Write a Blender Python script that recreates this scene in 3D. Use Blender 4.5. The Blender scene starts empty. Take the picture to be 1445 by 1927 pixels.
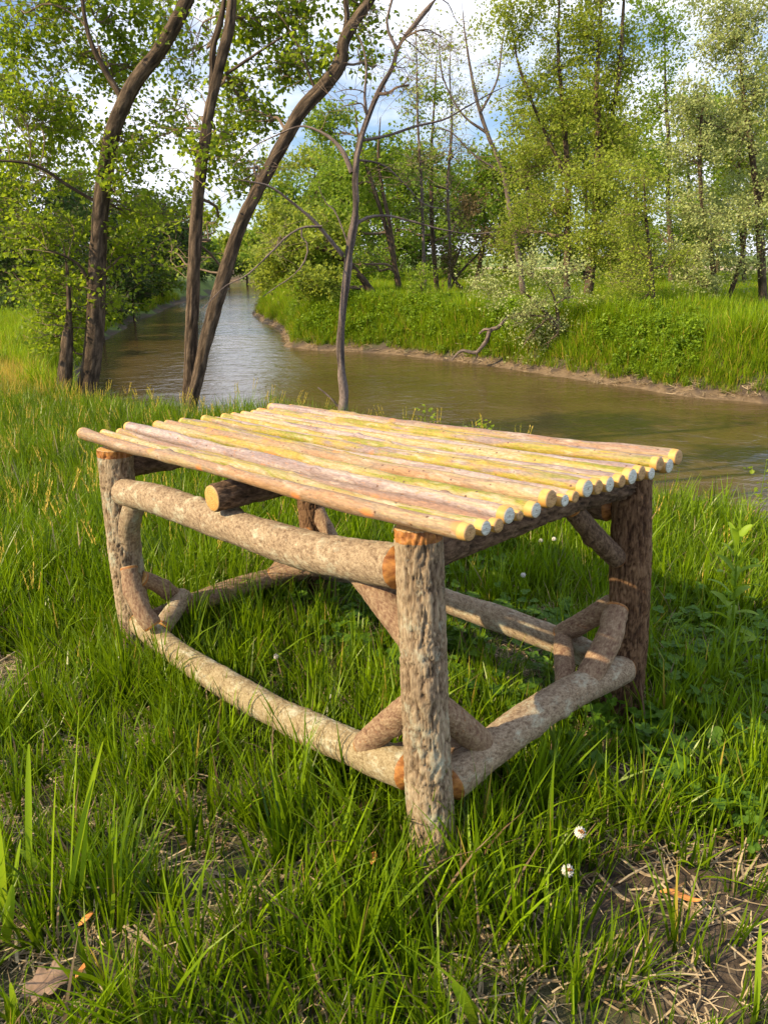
import bpy, math
import numpy as np
from mathutils import Matrix, Vector

sc = bpy.context.scene
# ---------------------------------------------------------------- camera, sky, sun, exposure
OFF = np.array([0.0, 0.0, 2.6])          # camera 2.6 m above the river surface (z = 0)
F, CX, CY, HOR = 1370.0, 722.5, 963.5, 480.0
PITCH = math.atan((CY - HOR) / F)
cam_d = bpy.data.cameras.new('camera')
cam = bpy.data.objects.new('camera', cam_d)
sc.collection.objects.link(cam)
cam.location = OFF
cam.rotation_euler = (math.pi / 2 - PITCH, 0, 0)
cam_d.sensor_fit = 'VERTICAL'
cam_d.sensor_height = 36.0
cam_d.sensor_width = 27.0
cam_d.lens = 36.0 * F / 1927.0
cam_d.clip_start = 0.05
cam_d.clip_end = 6000
sc.camera = cam

SUN_EL = math.radians(35.0)
SUN_AZ = math.atan2(-0.92, -0.39)        # compass style: x = sin, y = cos
to_sun = Vector((math.sin(SUN_AZ) * math.cos(SUN_EL), math.cos(SUN_AZ) * math.cos(SUN_EL), math.sin(SUN_EL)))
sun_d = bpy.data.lights.new('sun', 'SUN')
sun_d.energy = 5.0
sun_d.angle = math.radians(0.6)
sun_d.color = (1.0, 0.78, 0.46)
sun = bpy.data.objects.new('sun', sun_d)
sc.collection.objects.link(sun)
sun.location = (-20, -8, 20)
sun.rotation_euler = to_sun.to_track_quat('Z', 'Y').to_euler()

world = bpy.data.worlds.new('World')
sc.world = world
world.use_nodes = True
wn, wl = world.node_tree.nodes, world.node_tree.links
wn.clear()
sky = wn.new('ShaderNodeTexSky')
sky.sky_type = 'NISHITA'
sky.sun_disc = False
sky.sun_elevation = SUN_EL
sky.sun_rotation = SUN_AZ
sky.air_density = 1.1
sky.dust_density = 0.4
sky.ozone_density = 2.0
tc = wn.new('ShaderNodeTexCoord')
mp = wn.new('ShaderNodeMapping')
mp.inputs['Scale'].default_value = (1.0, 1.0, 2.4)
nz = wn.new('ShaderNodeTexNoise')
nz.inputs['Scale'].default_value = 2.6
nz.inputs['Detail'].default_value = 7
nz.inputs['Roughness'].default_value = 0.58
cr = wn.new('ShaderNodeValToRGB')
cr.color_ramp.elements[0].color = (.10, .10, .10, 1)
cr.color_ramp.elements[0].position = 0.42
cr.color_ramp.elements[1].position = 0.56
mx = wn.new('ShaderNodeMix')
mx.data_type = 'RGBA'
mx.inputs['B'].default_value = (16.0, 16.6, 18.2, 1)
bg = wn.new('ShaderNodeBackground')
bg.inputs['Strength'].default_value = 0.05
wo = wn.new('ShaderNodeOutputWorld')
wl.new(tc.outputs['Generated'], mp.inputs['Vector'])
wl.new(mp.outputs['Vector'], nz.inputs['Vector'])
wl.new(nz.outputs['Fac'], cr.inputs['Fac'])
wl.new(cr.outputs['Color'], mx.inputs['Factor'])
tn = wn.new('ShaderNodeMix')
tn.data_type = 'RGBA'
tn.blend_type = 'MULTIPLY'
tn.inputs['Factor'].default_value = 1.0
tn.inputs['B'].default_value = (1.35, 1.6, 1.95, 1)
wl.new(sky.outputs['Color'], tn.inputs['A'])
wl.new(tn.outputs['Result'], mx.inputs['A'])
wl.new(mx.outputs['Result'], bg.inputs['Color'])
wl.new(bg.outputs['Background'], wo.inputs['Surface'])

vs = sc.view_settings
vs.view_transform = 'Standard'
vs.look = 'None'
vs.exposure = 0.74
vs.gamma = 1.0
vs.use_curve_mapping = False
sc.render.engine = 'CYCLES'
sc.cycles.max_bounces = 8
sc.cycles.transparent_max_bounces = 8
sc.cycles.diffuse_bounces = 3
sc.cycles.glossy_bounces = 3
sc.cycles.transmission_bounces = 4

# ---------------------------------------------------------------- view geometry used while surveying the place
CP, SP = math.cos(PITCH), math.sin(PITCH)


def ray(x, y):
    a, b = (x - CX) / F, (CY - y) / F
    return np.array([a, CP + b * SP, -SP + b * CP])


def at(x, y, Y):
    """the point on the sight line (x, y) at world depth Y"""
    r = ray(x, y)
    return r * (Y / r[1]) + OFF


def ppm(Y):
    """photo pixels per metre near depth Y (around the horizon)"""
    return F / (Y * CP + 0.4)


# ---------------------------------------------------------------- numpy noise
def _hash(ix, iy, iz, seed):
    h = (ix.astype(np.int64) * 374761393 + iy.astype(np.int64) * 668265263 + iz.astype(np.int64) * 2147483647 + seed * 974711) & 0xffffffff
    h = ((h ^ (h >> 13)) * 1274126177) & 0xffffffff
    h = ((h ^ (h >> 15)) * 2246822519) & 0xffffffff
    return ((h ^ (h >> 16)) & 0xffff) / 65535.0


def vnoise(x, y, z=0.0, seed=0):
    x = np.asarray(x, float); y = np.asarray(y, float); z = np.asarray(z, float) + 0 * x
    ix, iy, iz = np.floor(x), np.floor(y), np.floor(z)
    fx, fy, fz = x - ix, y - iy, z - iz
    fx, fy, fz = [t * t * (3 - 2 * t) for t in (fx, fy, fz)]
    r = 0
    for a in (0, 1):
        for b in (0, 1):
            for c in (0, 1):
                w = (fx if a else 1 - fx) * (fy if b else 1 - fy) * (fz if c else 1 - fz)
                r = r + w * _hash(ix + a, iy + b, iz + c, seed)
    return r * 2 - 1


def fbm(x, y, z=0.0, seed=0, o=4):
    s, a, f = 0, 1.0, 1.0
    for i in range(o):
        s = s + a * vnoise(x * f, y * f, z * f, seed + i)
        a *= 0.5
        f *= 2.03
    return s / 1.6


# ---------------------------------------------------------------- object helpers
COL = sc.collection


def tag(o, label=None, cat=None, group=None, kind=None):
    if label: o['label'] = label
    if cat: o['category'] = cat
    if group: o['group'] = group
    if kind: o['kind'] = kind
    return o


def empty(name, loc, label, cat, group=None, kind=None):
    o = bpy.data.objects.new(name, None)
    o.empty_display_size = 0.1
    COL.objects.link(o)
    o.location = Vector(tuple(float(c) for c in loc))
    return tag(o, label, cat, group, kind)


class Geo:
    """collects pieces for ONE mesh object"""

    def __init__(s):
        s.v, s.f, s.m, s.bc, s.t, s.n = [], [], [], [], [], 0

    def add(s, v, faces, mat=0, bc=None, t=None):
        v = np.asarray(v, float)
        for fa in faces:                                  # list of (k, n) index arrays
            fa = np.asarray(fa, int)
            if len(fa) == 0: continue
            s.f.append(fa + s.n)
            s.m.append(np.broadcast_to(np.asarray(mat, int), (len(fa),)) if np.ndim(mat) == 0 else np.asarray(mat, int)[:len(fa)])
        s.v.append(v)
        s.bc.append(v if bc is None else bc)
        s.t.append(np.broadcast_to(np.asarray(0.5 if t is None else t, float), (len(v),)))
        s.n += len(v)

    def mesh(s, name, mats, smooth=True):
        me = bpy.data.meshes.new(name)
        v = np.concatenate(s.v)
        me.vertices.add(len(v))
        me.vertices.foreach_set('co', v.astype(np.float32).ravel())
        loops = np.concatenate([f.ravel() for f in s.f])
        sizes = np.concatenate([np.full(len(f), f.shape[1]) for f in s.f])
        starts = np.concatenate([[0], np.cumsum(sizes)[:-1]])
        me.loops.add(len(loops))
        me.loops.foreach_set('vertex_index', loops.astype(np.int32))
        me.polygons.add(len(sizes))
        me.polygons.foreach_set('loop_start', starts.astype(np.int32))
        me.polygons.foreach_set('loop_total', sizes.astype(np.int32))
        me.polygons.foreach_set('material_index', np.concatenate(s.m).astype(np.int32))
        me.polygons.foreach_set('use_smooth', np.full(len(sizes), smooth))
        a = me.attributes.new('bc', 'FLOAT_VECTOR', 'POINT')
        a.data.foreach_set('vector', np.concatenate(s.bc).astype(np.float32).ravel())
        a = me.attributes.new('tint', 'FLOAT', 'POINT')
        a.data.foreach_set('value', np.concatenate(s.t).astype(np.float32))
        for m in mats: me.materials.append(m)
        me.update(calc_edges=True)
        me.validate()
        return me

    def build(s, name, mats, parent=None, smooth=True, link=True):
        o = bpy.data.objects.new(name, s.mesh(name, mats if isinstance(mats, (list, tuple)) else [mats], smooth))
        if link: COL.objects.link(o)
        if parent: o.parent = parent
        return o


def resample(pts, n):
    """Catmull-Rom through pts (k, d) -> (n, d), even in length"""
    P = np.asarray(pts, float)
    if len(P) == 2:
        t = np.linspace(0, 1, n)[:, None]
        return P[0] * (1 - t) + P[1] * t
    Q = np.vstack([2 * P[0] - P[1], P, 2 * P[-1] - P[-2]])
    out = []
    for i in range(1, len(Q) - 2):
        t = np.linspace(0, 1, 14, endpoint=False)[:, None]
        p0, p1, p2, p3 = Q[i - 1], Q[i], Q[i + 1], Q[i + 2]
        out.append(0.5 * ((2 * p1) + (-p0 + p2) * t + (2 * p0 - 5 * p1 + 4 * p2 - p3) * t ** 2 + (-p0 + 3 * p1 - 3 * p2 + p3) * t ** 3))
    out = np.vstack(out + [P[-1:]])
    L = np.concatenate([[0], np.cumsum(np.linalg.norm(np.diff(out[:, :3], axis=0), axis=1))])
    s = np.linspace(0, L[-1], n)
    return np.stack([np.interp(s, L, out[:, k]) for k in range(out.shape[1])], 1)


def frames(C):
    T = np.gradient(C, axis=0)
    T /= np.linalg.norm(T, axis=1)[:, None] + 1e-12
    up = np.array([0, 0, 1.0]) if abs(T[0][2]) < 0.9 else np.array([1.0, 0, 0])
    N = np.zeros_like(C)
    n = np.cross(T[0], np.cross(up, T[0]))
    n /= np.linalg.norm(n)
    for i in range(len(C)):
        n = n - T[i] * (n @ T[i])
        n /= np.linalg.norm(n) + 1e-12
        N[i] = n
    return T, N, np.cross(T, N)


def tube(geo, pts, radii, sides, seg, disp=None, mat=0, t=None, cap=False, off=0.0, ringmat=None):
    """pts (k,3); radii (k,) ; disp(cx, cy, s, ang) -> metres outward"""
    P = np.column_stack([np.asarray(pts, float), np.asarray(radii, float)])
    R = resample(P, seg)
    C, r = R[:, :3], np.maximum(R[:, 3], 1e-4)
    T, N, B = frames(C)
    L = np.concatenate([[0], np.cumsum(np.linalg.norm(np.diff(C, axis=0), axis=1))])
    a = np.linspace(0, 2 * np.pi, sides, endpoint=False)
    ca, sa = np.cos(a), np.sin(a)
    rr = np.repeat(r[:, None], sides, 1)
    X, Y, S = rr * ca, rr * sa, np.repeat(L[:, None], sides, 1)
    if disp is not None:
        rr = rr + disp(X, Y, S + off, a[None, :])
    V = C[:, None, :] + rr[..., None] * (ca[None, :, None] * N[:, None, :] + sa[None, :, None] * B[:, None, :])
    bc = np.stack([X + off * 3.1, Y + off * 1.7, S + off], -1)
    i = np.arange(seg - 1)[:, None] * sides
    j = np.arange(sides)[None, :]
    k = (j + 1) % sides
    q = np.stack([i + j, i + k, i + sides + k, i + sides + j], -1).reshape(-1, 4)
    mm = mat
    if ringmat is not None:
        mm = np.repeat(np.array([ringmat(L[x] + 0.5 * (L[x + 1] - L[x]), L[-1]) for x in range(seg - 1)]), sides)
    geo.add(V.reshape(-1, 3), [q], mm, bc.reshape(-1, 3), t)
    if cap:
        for e in (0, seg - 1):
            ring = V[e]
            c = ring.mean(0)
            idx = np.arange(sides)
            tri = np.stack([idx, (idx + 1) % sides, np.full(sides, sides)], 1)
            if e == 0: tri = tri[:, ::-1]
            geo.add(np.vstack([ring, c]), [tri], mat if ringmat is None else 1, np.vstack([bc[e], [bc[e].mean(0)]]), t)


# ---------------------------------------------------------------- materials
def new_mat(name):
    m = bpy.data.materials.new(name)
    m.use_nodes = True
    nt = m.node_tree
    b = nt.nodes['Principled BSDF']
    return m, nt, b


def nd(nt, typ, **kw):
    n = nt.nodes.new(typ)
    for k, v in kw.items():
        if k in n.inputs: n.inputs[k].default_value = v
        else: setattr(n, k, v)
    return n


def ramp(nt, stops, src):
    r = nt.nodes.new('ShaderNodeValToRGB')
    e = r.color_ramp.elements
    while len(e) < len(stops): e.new(0.5)
    for i, (p, c) in enumerate(stops):
        e[i].position = p
        e[i].color = (c[0], c[1], c[2], 1) if not np.isscalar(c) else (c, c, c, 1)
    nt.links.new(src, r.inputs['Fac'])
    return r.outputs['Color']


def attr_vec(nt, scale, name='bc', loc=(0, 0, 0)):
    a = nd(nt, 'ShaderNodeAttribute', attribute_name=name)
    m = nt.nodes.new('ShaderNodeMapping')
    m.inputs['Scale'].default_value = scale
    m.inputs['Location'].default_value = loc
    nt.links.new(a.outputs['Vector'], m.inputs['Vector'])
    return m.outputs['Vector']


def noise(nt, vec, scale, detail=5, rough=0.6, dist=0.0):
    n = nt.nodes.new('ShaderNodeTexNoise')
    n.inputs['Scale'].default_value = scale
    n.inputs['Detail'].default_value = detail
    n.inputs['Roughness'].default_value = rough
    n.inputs['Distortion'].default_value = dist
    nt.links.new(vec, n.inputs['Vector'])
    return n.outputs['Fac']


def mix(nt, a, b, f, mode='MIX'):
    m = nt.nodes.new('ShaderNodeMix')
    m.data_type = 'RGBA'
    m.blend_type = mode
    for key, val in (('A', a), ('B', b)):
        if isinstance(val, tuple): m.inputs[key].default_value = (*val, 1)
        else: nt.links.new(val, m.inputs[key])
    if np.isscalar(f): m.inputs['Factor'].default_value = f
    else: nt.links.new(f, m.inputs['Factor'])
    return m.outputs['Result']


def bump(nt, b, h, strength, dist):
    n = nt.nodes.new('ShaderNodeBump')
    n.inputs['Strength'].default_value = strength
    n.inputs['Distance'].default_value = dist
    nt.links.new(h, n.inputs['Height'])
    nt.links.new(n.outputs['Normal'], b.inputs['Normal'])


def bark_mat(name, stops, stretch=0.3, scale=90, fleck=None, lichen=None, bumpd=0.003, rough=0.85, hgt=True):
    m, nt, b = new_mat(name)
    v = attr_vec(nt, (1, 1, stretch))
    n1 = noise(nt, v, scale, 8, 0.68, 0.6)
    n2 = noise(nt, attr_vec(nt, (1, 1, stretch * 1.6), loc=(3, 1, 2)), scale * 3.1, 6, 0.7)
    add = nd(nt, 'ShaderNodeMath', operation='ADD')
    mul = nd(nt, 'ShaderNodeMath', operation='MULTIPLY')
    mul.inputs[1].default_value = 0.45
    nt.links.new(n2, mul.inputs[0])
    nt.links.new(n1, add.inputs[0])
    nt.links.new(mul.outputs[0], add.inputs[1])
    sub = nd(nt, 'ShaderNodeMath', operation='SUBTRACT')
    sub.inputs[1].default_value = 0.225
    nt.links.new(add.outputs[0], sub.inputs[0])
    h = sub.outputs[0]
    if hgt:                                               # bark ridges are paler than the furrows between them
        t = nd(nt, 'ShaderNodeAttribute', attribute_name='tint')
        a2 = nd(nt, 'ShaderNodeMath', operation='MULTIPLY_ADD')
        a2.inputs[1].default_value = 0.5
        nt.links.new(t.outputs['Fac'], a2.inputs[0])
        s2 = nd(nt, 'ShaderNodeMath', operation='MULTIPLY_ADD')
        s2.inputs[1].default_value = 0.7
        s2.inputs[2].default_value = -0.1
        nt.links.new(h, s2.inputs[0])
        nt.links.new(s2.outputs[0], a2.inputs[2])
        ch = a2.outputs[0]
    else:
        ch = h
    col = ramp(nt, stops, ch)
    if fleck:
        vv = nt.nodes.new('ShaderNodeTexVoronoi')
        vv.inputs['Scale'].default_value = 150
        nt.links.new(attr_vec(nt, (1, 1, 0.9)), vv.inputs['Vector'])
        fr = ramp(nt, [(0.12, 1.0), (0.22, 0.0)], vv.outputs['Distance'])
        mk = ramp(nt, [(0.52, 0.0), (0.6, 1.0)], noise(nt, attr_vec(nt, (1, 1, 1)), 14, 3))
        col = mix(nt, col, fleck, mix(nt, (0, 0, 0), fr, mk))
    if lichen:
        ln = noise(nt, attr_vec(nt, (1, 1, 0.6), loc=(7, 3, 1)), 38, 6, 0.75)
        col = mix(nt, col, lichen, ramp(nt, [(0.53, 0.0), (0.66, 0.75)], ln))
    nt.links.new(col, b.inputs['Base Color'])
    b.inputs['Roughness'].default_value = rough
    b.inputs['Specular IOR Level'].default_value = 0.25
    bump(nt, b, h, 1.0, bumpd)
    return m


M = {}
M['leg'] = bark_mat('furrowed_bark', [(0.20, (.045, .030, .018)), (0.38, (.16, .11, .07)), (0.54, (.33, .25, .165)), (0.75, (.54, .44, .31))],
                    0.14, 330, lichen=(.46, .48, .38), bumpd=0.003)
M['leg_dark'] = bark_mat('brown_bark', [(0.22, (.020, .011, .007)), (0.42, (.085, .043, .022)), (0.58, (.20, .115, .062)), (0.78, (.32, .21, .125))],
                         0.14, 330, bumpd=0.003)
M['rail'] = bark_mat('grey_bark', [(0.18, (.045, .028, .018)), (0.38, (.17, .115, .075)), (0.54, (.33, .25, .165)), (0.75, (.56, .46, .33))],
                     0.8, 420, fleck=(.30, .17, .09), lichen=(.52, .52, .40), bumpd=0.0016)
M['rail_lichen'] = bark_mat('lichened_bark', [(0.18, (.05, .032, .018)), (0.38, (.19, .14, .075)), (0.54, (.35, .28, .165)), (0.75, (.56, .49, .35))],
                            0.8, 460, lichen=(.58, .58, .46), bumpd=0.0022)
M['brown'] = bark_mat('reddish_bark', [(0.2, (.05, .028, .018)), (0.4, (.18, .10, .065)), (0.56, (.31, .215, .135)), (0.75, (.48, .365, .25))],
                      0.5, 330, fleck=(.30, .14, .06), bumpd=0.0022)
M['dark'] = bark_mat('dark_bark', [(0.25, (.02, .013, .009)), (0.45, (.09, .055, .035)), (0.6, (.20, .13, .085)), (0.8, (.32, .24, .17))],
                     0.35, 200, bumpd=0.0025)
TR = [(0.25, (.018, .013, .009)), (0.45, (.062, .043, .029)), (0.6, (.14, .10, .068)), (0.8, (.26, .19, .13))]
M['tree_bark'] = bark_mat('tree_bark', TR, 0.2, 60, bumpd=0.012, hgt=True)
M['grey_tree_bark'] = bark_mat('smooth_grey_tree_bark', [(0.25, (.045, .034, .031)), (0.45, (.115, .09, .082)), (0.6, (.21, .165, .148)), (0.8, (.34, .28, .24))], 0.5, 90, bumpd=0.006)
M['twig'] = bark_mat('twig_bark', [(0.3, (.06, .042, .03)), (0.6, (.20, .145, .105)), (0.8, (.32, .25, .19))], 0.3, 60, bumpd=0.003, hgt=False)

# peeled poles: three willow colours blended along each pole
def pole_mat(name, c1, c2, c3):
    m, nt, b = new_mat(name)
    v = attr_vec(nt, (10, 10, 1.0))
    n1 = noise(nt, v, 3.4, 6, 0.62, 0.8)
    n2 = noise(nt, attr_vec(nt, (24, 24, 2.2), loc=(5, 2, 9)), 3.0, 6, 0.65)
    col = ramp(nt, [(0.40, c1), (0.50, c2), (0.59, c3)], n1)
    col = mix(nt, col, c1, ramp(nt, [(0.5, 0.0), (0.62, 0.8)], n2))
    n3 = noise(nt, attr_vec(nt, (1, 1, .35)), 180, 5, 0.7)
    col = mix(nt, col, (0.36, 0.18, 0.09), ramp(nt, [(0.55, 0.0), (0.66, 0.8)], n3))
    n4 = noise(nt, attr_vec(nt, (1, 1, .3), loc=(1, 7, 3)), 70, 4, 0.6)
    col = mix(nt, col, (0.52, 0.45, 0.38), ramp(nt, [(0.55, 0.0), (0.70, 0.45)], n4))
    n5 = noise(nt, attr_vec(nt, (1, 1, .25), loc=(4, 7, 3)), 420, 5, 0.7)
    col = mix(nt, col, mix(nt, (0.42, 0.36, 0.32), (1.5, 1.5, 1.5), ramp(nt, [(0.36, 0.0), (0.6, 1.0)], n5)), 0.42, 'MULTIPLY')
    vv = nt.nodes.new('ShaderNodeTexVoronoi')
    vv.inputs['Scale'].default_value = 62
    nt.links.new(attr_vec(nt, (1, 1, 0.8)), vv.inputs['Vector'])
    col = mix(nt, col, (0.10, 0.05, 0.03), ramp(nt, [(0.07, 1.0), (0.13, 0.0)], vv.outputs['Distance']))
    v2 = nt.nodes.new('ShaderNodeTexVoronoi')
    v2.inputs['Scale'].default_value = 17
    nt.links.new(attr_vec(nt, (1, 1, 0.6), loc=(2, 2, 5)), v2.inputs['Vector'])
    col = mix(nt, col, (0.62, 0.22, 0.07), ramp(nt, [(0.09, 0.85), (0.16, 0.0)], v2.outputs['Distance']))
    nt.links.new(col, b.inputs['Base Color'])
    b.inputs['Roughness'].default_value = 0.5
    b.inputs['Specular IOR Level'].default_value = 0.4
    bump(nt, b, n3, 0.9, 0.0012)
    return m


YEL, LIL, TAN, GRN, PAL = (.33, .245, .045), (.22, .165, .16), (.27, .165, .095), (.20, .20, .02), (.38, .30, .19)
M['pole_tan'] = pole_mat('tan_willow_bark', (.30, .18, .095), (.23, .165, .12), (.34, .26, .14))
M['pole_lilac'] = pole_mat('lilac_willow_bark', LIL, (.33, .27, .265), PAL)
M['pole_yellow'] = pole_mat('yellow_willow_bark', YEL, PAL, GRN)
M['pole_green'] = pole_mat('green_willow_bark', GRN, YEL, LIL)
M['pole_pink'] = pole_mat('pinkish_willow_bark', (.24, .145, .10), (.22, .165, .14), (.30, .23, .06))


def simple(name, c1, c2, scale=60, rough=0.6, det=5, bumpd=0.0, vec='bc', sp=0.3):
    m, nt, b = new_mat(name)
    v = attr_vec(nt, (1, 1, 1), vec)
    n = noise(nt, v, scale, det, 0.6)
    nt.links.new(ramp(nt, [(0.35, c1), (0.65, c2)], n), b.inputs['Base Color'])
    b.inputs['Roughness'].default_value = rough
    b.inputs['Specular IOR Level'].default_value = sp
    if bumpd: bump(nt, b, n, 0.8, bumpd)
    return m


M['peel'] = simple('orange_inner_bark', (.17, .058, .018), (.44, .20, .055), 120, 0.5, bumpd=0.001)
M['sapwood'] = simple('yellow_sapwood', (.50, .27, .07), (.62, .38, .13), 50, 0.55, bumpd=0.0006)


def endgrain(name, c1, c2, pith):
    m, nt, b = new_mat(name)
    a = nd(nt, 'ShaderNodeAttribute', attribute_name='tint')   # 0 at the pith, 1 at the rim
    w = nd(nt, 'ShaderNodeMath', operation='MULTIPLY'); w.inputs[1].default_value = 38
    s = nd(nt, 'ShaderNodeMath', operation='SINE')
    nt.links.new(a.outputs['Fac'], w.inputs[0]); nt.links.new(w.outputs[0], s.inputs[0])
    ad = nd(nt, 'ShaderNodeMath', operation='MULTIPLY_ADD'); ad.inputs[1].default_value = .18
    nt.links.new(s.outputs[0], ad.inputs[0])
    nt.links.new(noise(nt, attr_vec(nt, (1, 1, 1)), 160, 4), ad.inputs[2])
    col = ramp(nt, [(0.3, c1), (0.7, c2)], ad.outputs[0])
    col = mix(nt, col, pith, ramp(nt, [(0.07, 1.0), (0.13, 0.0)], a.outputs['Fac']))
    saw = noise(nt, attr_vec(nt, (1, .12, 1)), 700, 3, .6)
    col = mix(nt, col, mix(nt, (.55, .5, .45), (1.1, 1.1, 1.1), ramp(nt, [(0.38, 0.0), (0.58, 1.0)], saw)), 0.7, 'MULTIPLY')
    col = mix(nt, col, (.30, .22, .12), ramp(nt, [(0.88, 0.0), (0.95, .7)], a.outputs['Fac']))
    nt.links.new(col, b.inputs['Base Color'])
    b.inputs['Roughness'].default_value = 0.6
    return m


M['end_tan'] = endgrain('cut_wood', (.38, .22, .09), (.54, .35, .16), (.25, .12, .05))
M['end_white'] = endgrain('sealed_cut_wood', (.50, .54, .50), (.66, .69, .64), (.22, .14, .09))
M['end_yellow'] = endgrain('fresh_cut_wood', (.50, .26, .07), (.62, .37, .12), (.45, .25, .09))


def leaf_mat(name, dark, light, trans, tf=0.4, rough=0.45, vary=0.5, rand=True):
    m, nt, b = new_mat(name)
    t = nd(nt, 'ShaderNodeAttribute', attribute_name='tint')
    src = t.outputs['Fac']
    if rand:
        oi = nt.nodes.new('ShaderNodeObjectInfo')
        ma = nd(nt, 'ShaderNodeMath', operation='MULTIPLY_ADD')
        ma.inputs[1].default_value = vary * 0.5
        nt.links.new(oi.outputs['Random'], ma.inputs[0])
        nt.links.new(src, ma.inputs[2])
        sb = nd(nt, 'ShaderNodeMath', operation='SUBTRACT'); sb.inputs[1].default_value = vary * 0.25
        nt.links.new(ma.outputs[0], sb.inputs[0])
        src = sb.outputs[0]
    mid = tuple((a + c) / 2 for a, c in zip(dark, light))
    col = ramp(nt, [(0.0, dark), (0.5, mid), (1.0, light)], src)
    nt.links.new(col, b.inputs['Base Color'])
    b.inputs['Roughness'].default_value = rough
    b.inputs['Specular IOR Level'].default_value = 0.22
    tr = nt.nodes.new('ShaderNodeBsdfTranslucent')
    nt.links.new(mix(nt, col, trans, 0.55), tr.inputs['Color'])
    ms = nt.nodes.new('ShaderNodeMixShader')
    ms.inputs['Fac'].default_value = tf
    nt.links.new(b.outputs[0], ms.inputs[1])
    nt.links.new(tr.outputs[0], ms.inputs[2])
    nt.links.new(ms.outputs[0], nt.nodes['Material Output'].inputs['Surface'])
    return m


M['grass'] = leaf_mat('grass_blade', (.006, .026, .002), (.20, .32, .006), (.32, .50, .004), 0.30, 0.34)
M['grass_dry'] = leaf_mat('dry_grass_blade', (.12, .075, .04), (.56, .45, .29), (.45, .34, .2), 0.15, 0.6)
M['grass_bank'] = leaf_mat('bank_grass_blade', (.030, .09, .004), (.32, .47, .012), (.50, .64, .01), 0.42, 0.42)
M['grass_gold'] = leaf_mat('golden_grass_blade', (.22, .20, .03), (.66, .48, .09), (.7, .5, .08), 0.4, 0.5)
M['clover'] = leaf_mat('clover_leaf', (.03, .09, .008), (.13, .25, .018), (.26, .42, .02), 0.35, 0.45)
M['weed'] = leaf_mat('weed_leaf', (.03, .08, .007), (.26, .40, .022), (.42, .58, .02), 0.4, 0.45)
M['leaf_near'] = leaf_mat('young_tree_leaf', (.05, .11, .008), (.28, .38, .03), (.50, .64, .03), 0.55, 0.45, rand=False)
M['leaf_yellow'] = leaf_mat('yellow_green_tree_leaf', (.10, .15, .015), (.40, .48, .07), (.58, .66, .06), 0.45, 0.5, rand=False)
M['leaf_silver'] = leaf_mat('silvery_tree_leaf', (.15, .20, .05), (.54, .60, .26), (.56, .64, .18), 0.4, 0.5, rand=False)
M['leaf_mid'] = leaf_mat('mid_green_tree_leaf', (.05, .12, .010), (.26, .37, .035), (.42, .58, .04), 0.42, 0.5, rand=False)
M['leaf_dark'] = leaf_mat('dark_green_tree_leaf', (.02, .05, .010), (.08, .13, .025), (.12, .20, .03), 0.35, 0.55, rand=False)
M['leaf_vine'] = leaf_mat('brown_vine_leaf', (.08, .06, .025), (.26, .20, .09), (.3, .24, .1), 0.3, 0.6, rand=False)
M['dry_leaf'] = leaf_mat('dead_leaf', (.30, .14, .05), (.55, .30, .12), (.5, .28, .1), 0.2, 0.6)
M['petal'] = leaf_mat('clover_petal', (.70, .66, .60), (.86, .84, .80), (.8, .8, .75), 0.3, 0.5)

# ground
m, nt, b = new_mat('soil_and_turf')
geo_n = nt.nodes.new('ShaderNodeNewGeometry')
P = geo_n.outputs['Position']
n1 = noise(nt, P, 3.0, 8, 0.65)
n2 = noise(nt, P, 55.0, 6, 0.7)
soil = ramp(nt, [(0.35, (.025, .017, .012)), (0.5, (.060, .042, .030)), (0.7, (.14, .105, .075))], n2)
green = ramp(nt, [(0.35, (.030, .050, .010)), (0.65, (.075, .11, .018))], n2)
far_g = ramp(nt, [(0.35, (.07, .12, .015)), (0.65, (.15, .22, .03))], n1)
tA = nd(nt, 'ShaderNodeAttribute', attribute_name='tint')     # 0 bare mud, 0.5 turf, 1 distant meadow
c = mix(nt, soil, green, ramp(nt, [(0.3, 0.0), (0.5, 0.35)], tA.outputs['Fac']))
c = mix(nt, c, far_g, ramp(nt, [(0.7, 0.0), (0.9, 1.0)], tA.outputs['Fac']))
mud = ramp(nt, [(0.35, (.085, .058, .033)), (0.65, (.19, .135, .08))], noise(nt, P, 9.0, 7, 0.7))
c = mix(nt, mud, c, ramp(nt, [(0.1, 0.0), (0.25, 1.0)], tA.outputs['Fac']))
nt.links.new(c, b.inputs['Base Color'])
b.inputs['Roughness'].default_value = 0.9
bump(nt, b, n2, 0.8, 0.01)
M['ground'] = m

# river water: silty brown under a clear surface
m, nt, b = new_mat('silty_river_water')
geo_n = nt.nodes.new('ShaderNodeNewGeometry')
mpp = nt.nodes.new('ShaderNodeMapping')
mpp.inputs['Scale'].default_value = (0.7, 0.9, 1.0)
mpp.inputs['Rotation'].default_value = (0, 0, math.radians(-25))
nt.links.new(geo_n.outputs['Position'], mpp.inputs['Vector'])
w1 = noise(nt, mpp.outputs['Vector'], 2.4, 4, 0.5, 0.6)
w2 = noise(nt, mpp.outputs['Vector'], 11.0, 3, 0.5, 0.3)
hh = nd(nt, 'ShaderNodeMath', operation='MULTIPLY_ADD'); hh.inputs[1].default_value = 0.22
nt.links.new(w2, hh.inputs[0]); nt.links.new(w1, hh.inputs[2])
bump(nt, b, hh.outputs[0], 1.0, 0.030)
silt = ramp(nt, [(0.35, (.062, .043, .016)), (0.65, (.092, .066, .027))], noise(nt, geo_n.outputs['Position'], 0.35, 4, 0.5))
nt.links.new(silt, b.inputs['Base Color'])
b.inputs['Roughness'].default_value = 0.10
b.inputs['IOR'].default_value = 1.33
b.inputs['Specular IOR Level'].default_value = 0.6
M['water'] = m
M['road'] = simple('pale_gravel', (.42, .36, .30), (.52, .46, .40), 3, 0.9)
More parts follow.
